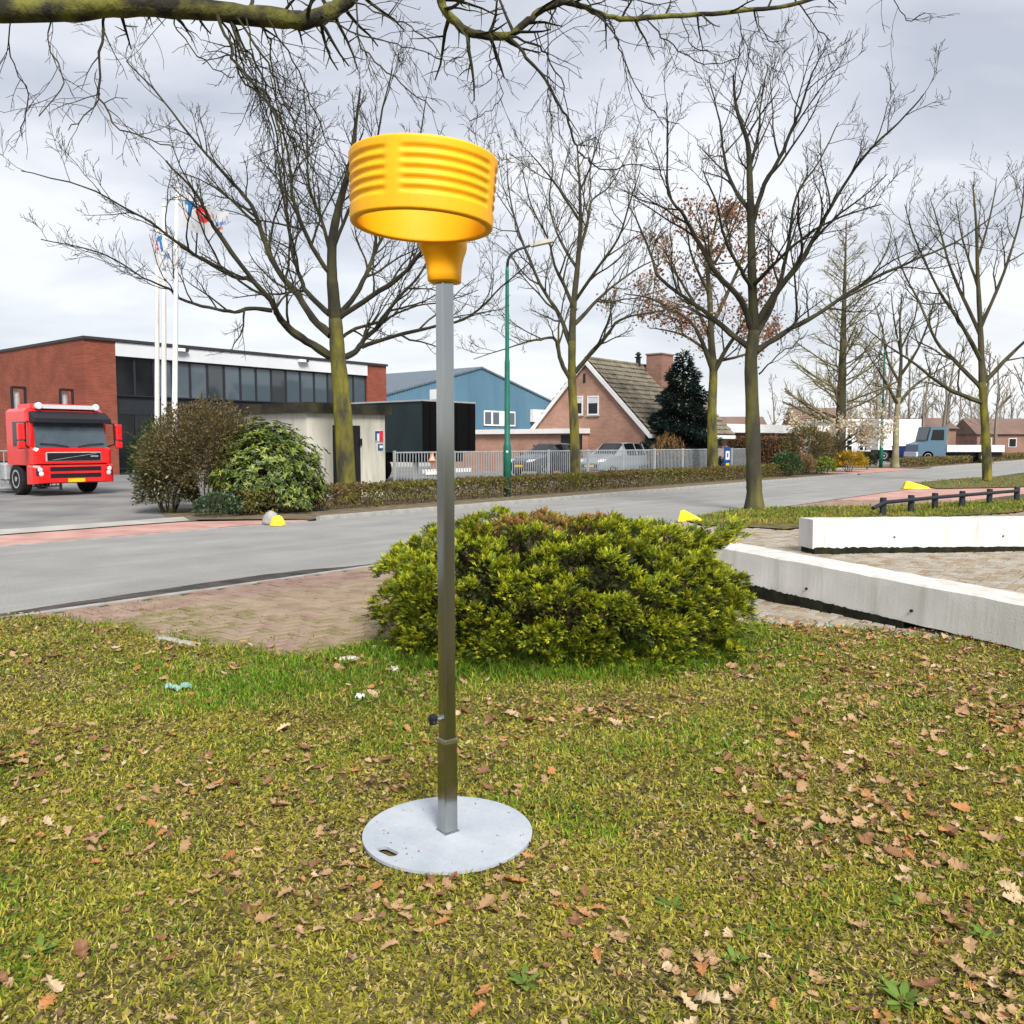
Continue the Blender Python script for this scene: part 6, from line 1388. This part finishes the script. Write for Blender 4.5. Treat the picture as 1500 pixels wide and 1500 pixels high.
# older, darker growth low down and inside; browned patches on top
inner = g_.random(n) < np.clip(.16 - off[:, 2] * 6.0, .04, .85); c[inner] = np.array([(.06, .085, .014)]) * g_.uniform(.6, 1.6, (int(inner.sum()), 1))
bp = lambda px, py, Y, r: ((pos - np.array(P(px, py, Y))) ** 2).sum(1) < r * r
br = bp(790, 765, 6.9, .36) | bp(735, 772, 6.6, .24) | bp(845, 768, 6.9, .27) | bp(1062, 815, 7.0, .14); br &= g_.random(n) < .8; c[br] = pick(g_, [(.36, .19, .055), (.30, .15, .04), (.42, .25, .09)], int(br.sum()))
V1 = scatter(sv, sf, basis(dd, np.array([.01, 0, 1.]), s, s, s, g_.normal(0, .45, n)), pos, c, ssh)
# shaded old foliage filling the inside
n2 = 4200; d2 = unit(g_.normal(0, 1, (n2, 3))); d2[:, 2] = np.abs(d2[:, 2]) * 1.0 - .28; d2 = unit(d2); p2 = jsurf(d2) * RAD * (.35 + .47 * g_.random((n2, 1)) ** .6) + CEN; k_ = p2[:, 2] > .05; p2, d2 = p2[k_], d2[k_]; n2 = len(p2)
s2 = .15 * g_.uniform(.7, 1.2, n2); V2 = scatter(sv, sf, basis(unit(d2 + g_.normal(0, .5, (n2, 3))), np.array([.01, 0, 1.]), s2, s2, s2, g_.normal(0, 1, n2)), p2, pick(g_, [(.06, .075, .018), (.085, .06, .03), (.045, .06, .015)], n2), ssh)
# a few shoots sticking out of the outline
ex = [(1028, 800, 6.8, (.8, -.1, .4)), (1045, 795, 6.8, (.9, 0, .35)), (1060, 788, 6.8, (.9, 0, .4)), (1072, 780, 6.8, (.8, 0, .6)), (1015, 790, 6.85, (.5, 0, .6))]; _unused = [(1075, 795, 7.0, (.8, -.1, .55)), (1085, 785, 7.0, (.9, 0, .45)), (1055, 775, 7.05, (.5, 0, .9)), (705, 752, 7.1, (-.1, 0, 1)), (940, 752, 7.1, (.1, 0, 1)), (545, 820, 6.9, (-.9, 0, .4)), (1085, 925, 6.5, (.9, -.3, .1)), (560, 800, 7.0, (-.8, 0, .6)), (610, 782, 7.0, (-.4, 0, .8)), (1060, 800, 6.9, (.8, -.2, .5)), (1070, 870, 6.7, (.9, -.3, .3)), (1000, 765, 7.0, (.3, 0, .8))]
P3, D3 = [], []
for (x, y, Y_, dr_) in ex:
    for k in range(34): p_ = P(x, y, Y_) + Vector((random.gauss(0, .05), random.gauss(0, .06), random.gauss(0, .035))); P3.append(tuple(p_)); D3.append(tuple(Vector(dr_) + Vector((random.gauss(0, .35), random.gauss(0, .35), random.gauss(0, .25)))))
P3, D3 = np.array(P3), np.array(D3); n3 = len(P3); s3 = .125 * g_.uniform(.7, 1.2, n3); V3 = scatter(sv, sf, basis(D3, np.array([.01, 0, 1.]), s3, s3, s3, g_.normal(0, .45, n3)), P3, pick(g_, YG, n3, .15), ssh)
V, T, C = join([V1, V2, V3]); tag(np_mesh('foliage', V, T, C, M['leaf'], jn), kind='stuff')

# ------------------------------------------------------------------ grass
g_ = np.random.default_rng(501)
def lawn_points(dens_f, x_m=.66, y0=1.9):
    N_ = 1600000; y = g_.uniform(y0, 9.0, N_); x = g_.uniform(-1, 1, N_) * 6.4; k = (np.abs(x) < x_m * y + .85) & (y < lawn_edge(x) + .03 * g_.normal(0, 1, N_)) & ((np.abs(x) < x_m * y + .3) | (g_.random(N_) < .6)); x, y = x[k], y[k]
    k = g_.random(len(x)) * (N_ / (12.8 * 7.1)) < dens_f(x, y); return x[k], y[k]
def lush(x, y):                                        # moist, greener patches
    e_ = ((x - .35) / 1.9) ** 2 + ((y - 6.5) / 1.25) ** 2; a = np.clip(1.35 - e_, 0, 1)
    b_ = np.clip(1.25 - ((x + 1.75) / 1.5) ** 2 - ((y - 5.75) / .95) ** 2, 0, 1) * .6
    return np.clip(np.maximum(a, b_) + (fbm(x * 1.1 + 4, y * 1.1 + 9) - .5) * 1.3, 0, 1)
def blades(x, y, ln, wd_, lean, cols):
    n = len(x); hd = g_.uniform(0, 6.283, n); z = lawn_z(x, y) - .004; c, s = np.cos(lean), np.sin(lean)
    d = np.stack([np.cos(hd) * s, np.sin(hd) * s, c], 1); d2 = unit(d + np.stack([np.cos(hd), np.sin(hd), np.zeros(n)], 1) * .55 - np.array([0, 0, .12])); sd_ = np.stack([-np.sin(hd + g_.normal(0, .6, n)), np.cos(hd), np.zeros(n)], 1); sd_ = unit(sd_)
    p0 = np.stack([x, y, z], 1); p1 = p0 + d * (ln * .55)[:, None]; p2 = p1 + d2 * (ln * .45)[:, None]; w_ = (wd_ * .5)[:, None]
    V = np.stack([p0 - sd_ * w_, p0 + sd_ * w_, p1 - sd_ * w_ * .85, p1 + sd_ * w_ * .85, p2], 1).reshape(-1, 3); T = (np.array([(0, 1, 3), (0, 3, 2), (2, 3, 4)])[None] + (np.arange(n) * 5)[:, None, None]).reshape(-1, 3)
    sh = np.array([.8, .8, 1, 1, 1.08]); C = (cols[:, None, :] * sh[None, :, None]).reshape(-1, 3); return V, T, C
x, y = lawn_points(lambda x, y: np.where(y < 3.4, 9600, np.where(y < 4.4, 7000, np.where(y < 5.6, 5000, 3400))) * (np.hypot(x - px0, y - py0) > .328))
lu = lush(x, y); n = len(x); pt = fbm(x * 2.6, y * 2.6)
GR = np.array([(.13, .24, .016), (.165, .27, .02), (.095, .18, .012)]); OL = np.array([(.285, .270, .028), (.345, .312, .042), (.21, .216, .02), (.40, .34, .065)]); STW = np.array([(.46, .375, .15), (.55, .45, .21), (.38, .29, .105)])
c = OL[g_.integers(0, 4, n)]; k = g_.random(n) < lu * .9; c[k] = GR[g_.integers(0, 3, int(k.sum()))]; p3 = fbm(x * 3.3 + 2, y * 3.3 + 6); k4 = g_.random(n) < np.clip((.44 - p3) * 4, 0, .75); c[k4] = GR[g_.integers(0, 3, int(k4.sum()))]; k2 = (g_.random(n) < np.clip((p3 - .36) * 3.2 + (pt - .5), .14, .85) * (1 - .85 * lu)); c[k2] = STW[g_.integers(0, 3, int(k2.sum()))]
c = c * (g_.uniform(.7, 1.2, n) * (1.04 + .5 * fbm(x * 5 + 1, y * 5)))[:, None]
ln = g_.uniform(.018, .040, n) * (1 + 1.1 * lu) * (.8 + .5 * pt); lean = np.clip(g_.normal(.85, .35, n) - .35 * lu, .05, 1.45); lean[k2] = np.clip(g_.normal(1.25, .2, int(k2.sum())), .5, 1.5)
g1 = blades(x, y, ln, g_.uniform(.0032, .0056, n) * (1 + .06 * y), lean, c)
# taller tufts under the juniper and beside the stones
n = 5200; a = g_.uniform(0, 6.283, n); r = g_.normal(1.0, .07, n); x = JC[0] + 1.40 * r * np.cos(a); y = JC[1] - .1 + 1.14 * r * np.sin(a); k = (y < lawn_edge(x)) & (y < 7.0); x, y = x[k], y[k]; n = len(x)
g2 = blades(x, y, g_.uniform(.06, .13, n), g_.uniform(.004, .007, n), np.clip(g_.normal(.5, .3, n), 0, 1.2), GR[g_.integers(0, 3, n)] * g_.uniform(.6, 1.2, (n, 1)))
# verge and ragged edge growing over the paving
pts = []
while len(pts) < 9000:
    x_, y_ = random.uniform(3, 14), random.uniform(16.5, 24)
    if inside(ISL, x_, y_): pts.append((x_, y_))
while len(pts) < 12500:
    x_, y_ = random.uniform(13, 32), random.uniform(27, 62)
    if inside(FARV, x_, y_): pts.append((x_, y_))
pts = np.array(pts); n = len(pts); g3 = blades(pts[:, 0], pts[:, 1], g_.uniform(.06, .13, n), g_.uniform(.012, .022, n), np.clip(g_.normal(.7, .3, n), 0, 1.3), np.where((fbm(pts[:, 0], pts[:, 1] * 2) > .52)[:, None], GR[g_.integers(0, 3, n)], OL[g_.integers(0, 4, n)]) * g_.uniform(.7, 1.2, (n, 1)))
x = g_.uniform(-5.5, 5, 9000); y = lawn_edge(x) + np.abs(g_.normal(0, .10, 9000)) - .04; n = len(x); g4 = blades(x, y, g_.uniform(.02, .05, n), g_.uniform(.005, .009, n), np.clip(g_.normal(.8, .3, n), 0, 1.3), np.where((g_.random(n) < .4)[:, None], GR[g_.integers(0, 3, n)], OL[g_.integers(0, 4, n)]) * g_.uniform(.6, 1.1, (n, 1)))
# moss and weeds in the paving joints
x = g_.uniform(-5, 1, 26000); y = g_.uniform(6, 9, 26000); dl = y - lawn_edge(x); k = (dl > 0) & (dl < 1.5) & (g_.random(len(x)) < np.exp(-dl * 1.6) * np.clip((fbm(x * 2.2, y * 2.2) - .35) * 3, 0, 1)) & (x * NN.x + y * NN.y < T_NEAR - .2); x, y = x[k], y[k]; n = len(x); g5 = blades(x, y, g_.uniform(.012, .03, n), g_.uniform(.006, .011, n), np.clip(g_.normal(.9, .3, n), 0, 1.4), OL[g_.integers(0, 4, n)] * g_.uniform(.5, .95, (n, 1)))
# moss between the blades: tiny scales
xx, yy = lawn_points(lambda x, y: np.where(y < 3.6, 10000, np.where(y < 5, 5800, 2900)) * (np.hypot(x - px0, y - py0) > .328)); n = len(xx); lu = lush(xx, yy); mp_ = fbm(xx * 3.4 + 8, yy * 3.4)
MC = np.array([(.265, .245, .03), (.34, .29, .05), (.17, .165, .02), (.12, .10, .035), (.06, .05, .02), (.40, .30, .13)]); pk = np.where(g_.random(n) < .58 + (mp_ - .5) * 1.6, g_.integers(0, 3, n), g_.integers(2, 6, n)); cm = MC[pk] * g_.uniform(.8, 1.5, (n, 1)); k = g_.random(n) < lu; cm[k] = GR[g_.integers(0, 3, int(k.sum()))] * .8
sm = g_.uniform(.008, .019, n) * (1 + .12 * yy); p_ = np.stack([xx, yy, lawn_z(xx, yy) + g_.uniform(.0, .012, n)], 1); g6 = scatter([(-.35, 0, 0), (.35, 0, 0), (0, 1, 0)], [(0, 1, 2)], basis(g_.normal(0, 1, (n, 3)) * np.array([1, 1, .55]), np.array([.01, 0, 1.]), sm, sm, sm, g_.normal(0, .7, n)), p_, cm)
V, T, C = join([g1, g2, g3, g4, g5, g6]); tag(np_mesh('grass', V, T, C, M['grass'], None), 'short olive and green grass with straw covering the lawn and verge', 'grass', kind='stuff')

# ------------------------------------------------------------------ fallen oak leaves
def oak_leaf(seed):
    r = random.Random(seed); L, lob = 1.0, []
    ys = [0, .10, .20, .30, .40, .50, .60, .70, .80, .90, 1.0]; ws = [.02, .09, .20, .12, .28, .17, .34, .20, .30, .16, .02]
    cu, tw = r.uniform(-.5, .9), r.uniform(-.5, .5); v = []
    for y_, w_ in zip(ys, ws):
        w_ *= r.uniform(.8, 1.15); bend = cu * (y_ - .5) ** 2 * 1.1; fold = r.uniform(.15, .5)
        for sx in (-1, 0, 1):
            x_ = sx * w_; z_ = bend + (abs(x_) * fold) + tw * x_ * (y_ - .5) + r.gauss(0, .015); v.append((x_, y_ - .5 + (.04 if sx and w_ > .22 else 0), z_))
    z0 = min(q[2] for q in v); v = [(a_, b_, c_ - z0) for a_, b_, c_ in v]
    f = []
    for i in range(10):
        for j in (0, 1): a_ = i * 3 + j; f += [(a_, a_ + 1, a_ + 4), (a_, a_ + 4, a_ + 3)]
    return v, f
LM = [mat('oak_leaf_tan', (.27, .16, .078), .75, col2=(.37, .24, .13), scale=3), mat('oak_leaf_orange', (.30, .12, .038), .7, col2=(.38, .185, .065), scale=3), mat('oak_leaf_brown', (.13, .06, .03), .75, col2=(.22, .11, .05), scale=3), mat('oak_leaf_pale', (.38, .27, .15), .8, col2=(.47, .36, .23), scale=3)]
LABEL = ['curled tan oak leaf lying on the lawn', 'orange oak leaf lying on the lawn', 'dark brown oak leaf lying on the lawn', 'pale bleached oak leaf lying on the lawn']
GRP = ['tan oak leaves on the lawn', 'orange oak leaves on the lawn', 'dark brown oak leaves on the lawn', 'pale oak leaves on the lawn']
shapes = [oak_leaf(900 + i) for i in range(9)]
N_ = 90000; y = g_.uniform(2.0, 8.6, N_); x = g_.uniform(-6, 6, N_); dj = ((x - JC[0]) / 1.5) ** 2 + ((y - JC[1]) / 1.0) ** 2; dens = 165 * np.clip((fbm(x * 2.1 + 3, y * 2.1) - .36) * 3.6, .08, 1.7) * (1 + .25 * np.clip(x, -1, 2)) * (1 - .55 * lush(x, y)) * np.where(y > 7, .6, 1); dpl = np.hypot(x - px0, y - py0)
k = (np.abs(x) < .64 * y + .75) & (y < lawn_edge(x) + .25) & (dj > 1.0) & (dpl > .36) & (g_.random(N_) * (N_ / 79.2) < dens); x, y = x[k], y[k]; o_ = np.argsort(y); x, y = x[o_], y[o_]
lm_cache = {}; rest = [[], [], [], []]; pw = np.array([.52, .15, .22, .11])
for i in range(len(x)):
    ki = int(g_.choice(4, p=pw)); si = int(g_.integers(0, 9)); sc = float(np.clip(g_.lognormal(-3.12, .36), .024, .095)); z = float(lawn_z(x[i], y[i])) + float(g_.uniform(.006, .022)); rot = (float(g_.normal(0, .28)), float(g_.normal(0, .28)), float(g_.uniform(0, 6.283)))
    if i < 300:
        if (ki, si) not in lm_cache:
            mb = MB(); mb.add(*shapes[si]); o = mb.build('oak_leaf', LM[ki], local=True); lm_cache[ki, si] = o.data
        else: o = link('oak_leaf', lm_cache[ki, si])
        o.location = (float(x[i]), float(y[i]), z); o.rotation_euler = rot; o.scale = (sc, sc, sc); tag(o, LABEL[ki], 'leaf', GRP[ki])
    else: rest[ki].append((Matrix.Translation((float(x[i]), float(y[i]), z)) @ Matrix.Rotation(rot[2], 4, 'Z') @ Matrix.Rotation(rot[0], 4, 'X') @ Matrix.Rotation(rot[1], 4, 'Y') @ Matrix.Scale(sc, 4), si))
mb = MB()
for ki in range(4):
    for mt, si in rest[ki]: mb.add([mt @ Vector(v) for v in shapes[si][0]], shapes[si][1], ki)
tag(mb.build('leaf_litter', LM), 'scattered smaller fallen oak leaves across the far lawn', 'leaves', kind='stuff')
# leaf crumbs: bits of broken leaf everywhere between the blades
xx, yy = lawn_points(lambda x, y: 420 * np.clip((fbm(x * 2.3, y * 2.3 + 5) - .3) * 2.4, .1, 1.5)); n = len(xx); pos = np.stack([xx, yy, lawn_z(xx, yy) + g_.uniform(.0, .018, n)], 1); dpl = np.hypot(xx - px0, yy - py0) > .35; pos = pos[dpl]; a_ = g_.uniform(0, 6.283, 46); r_ = .326 * g_.uniform(.3, 1, 46) ** .5; pos = np.concatenate([pos, np.stack([px0 + r_ * np.cos(a_), py0 + r_ * np.sin(a_), np.full(46, .037)], 1)]); n = len(pos)
s = g_.uniform(.012, .034, n); s[-46:] *= .33; fl_ = np.ones((n, 1)) * .35; fl_[-46:] = .02; V, T, C = scatter(*LEAF4, basis(g_.normal(0, 1, (n, 3)) * np.concatenate([np.ones((n, 2)), fl_], 1), np.array([.01, 0, 1.]), s * .7, s, s, g_.normal(0, .6, n)), pos, pick(g_, [(.33, .21, .12), (.24, .13, .07), (.42, .31, .2), (.16, .09, .05), (.36, .17, .06)], n)); tag(np_mesh('leaf_crumbs', V, T, C, M['leaf']), 'crumbled bits of dry leaf between the grass blades', 'leaf crumbs', kind='stuff')
# weeds
def weed(px, py, r, label, n=11, seed=1):
    q = G(px, py); r_ = random.Random(seed); V = []; root_z = float(lawn_z(q.x, q.y)); g2_ = np.random.default_rng(seed)
    a = np.linspace(0, 6.283, n, endpoint=False) + g2_.normal(0, .25, n); d = np.stack([np.cos(a), np.sin(a), g2_.uniform(.15, .8, n)], 1); s = r * g2_.uniform(.7, 1.2, n)
    tv = [(0, 0, 0), (-.10, .3, .02), (.10, .3, .02), (-.17, .55, .02), (.17, .55, .02), (-.13, .8, -.03), (.13, .8, -.03), (0, 1, -.10)]; tf = [(0, 2, 1), (1, 2, 4), (1, 4, 3), (3, 4, 6), (3, 6, 5), (5, 6, 7)]
    V, T, C = scatter(tv, tf, basis(d, np.array([.01, 0, 1.]), s, s, s), np.tile([[q.x, q.y, root_z]], (n, 1)), pick(g2_, [(.13, .22, .035), (.17, .26, .045), (.11, .18, .03)], n)); o = np_mesh('weed', V, T, C, M['leaf'], origin=(q.x, q.y, root_z)); tag(o, label, 'weed', 'broad-leaved weeds in the lawn')
for i, (x_, y_, r_) in enumerate(((983, 1338, .11), (1100, 1382, .10), (1140, 1370, .09), (1075, 1418, .10), (1322, 1478, .14), (768, 1452, .12), (1300, 1455, .09), (1205, 1225, .08), (1000, 1190, .07), (925, 1150, .07), (1165, 1215, .08), (1320, 1335, .09), (330, 1110, .06), (160, 1290, .07), (60, 1400, .1), (1440, 1380, .1))):
    weed(x_, y_, r_ * .52, 'bright green broad-leaved weed rosette in the lawn', 9 + i % 5, 700 + i)
# litter: crumpled paper and a torn wrapper
def scrap(px, py, sx, sy, col, label, name, seed):
    q = G(px, py); r_ = random.Random(seed); V = []; n_ = 8; zb_ = float(lawn_z(q.x, q.y)) + .014
    for i in range(n_ + 1):
        for j in range(n_ + 1): V.append((q.x + (i / n_ - .5) * sx + r_.gauss(0, sx * .03), q.y + (j / n_ - .5) * sy + r_.gauss(0, sy * .03), zb_ + abs(r_.gauss(0, .010)) + .012 * math.sin(i * 1.1 + j)))
    T = []
    for i in range(n_):
        for j in range(n_): a = i * (n_ + 1) + j; T += [(a, a + n_ + 1, a + n_ + 2), (a, a + n_ + 2, a + 1)]
    m_ = mat(name, col, .5, var=.08); tag(np_mesh(name, V, T, mat=m_, origin=(q.x, q.y, zb_)), label, 'litter')
scrap(528, 1027, .055, .05, (.70, .71, .70), 'small crumpled white paper scrap in the grass', 'paper_scrap', 1)
scrap(262, 1014, .16, .07, (.22, .38, .33), 'torn pale green wrapper lying in the grass', 'wrapper', 2)
scrap(578, 986, .05, .04, (.60, .58, .52), 'pale scrap in the grass before the juniper', 'paper_scrap', 3)
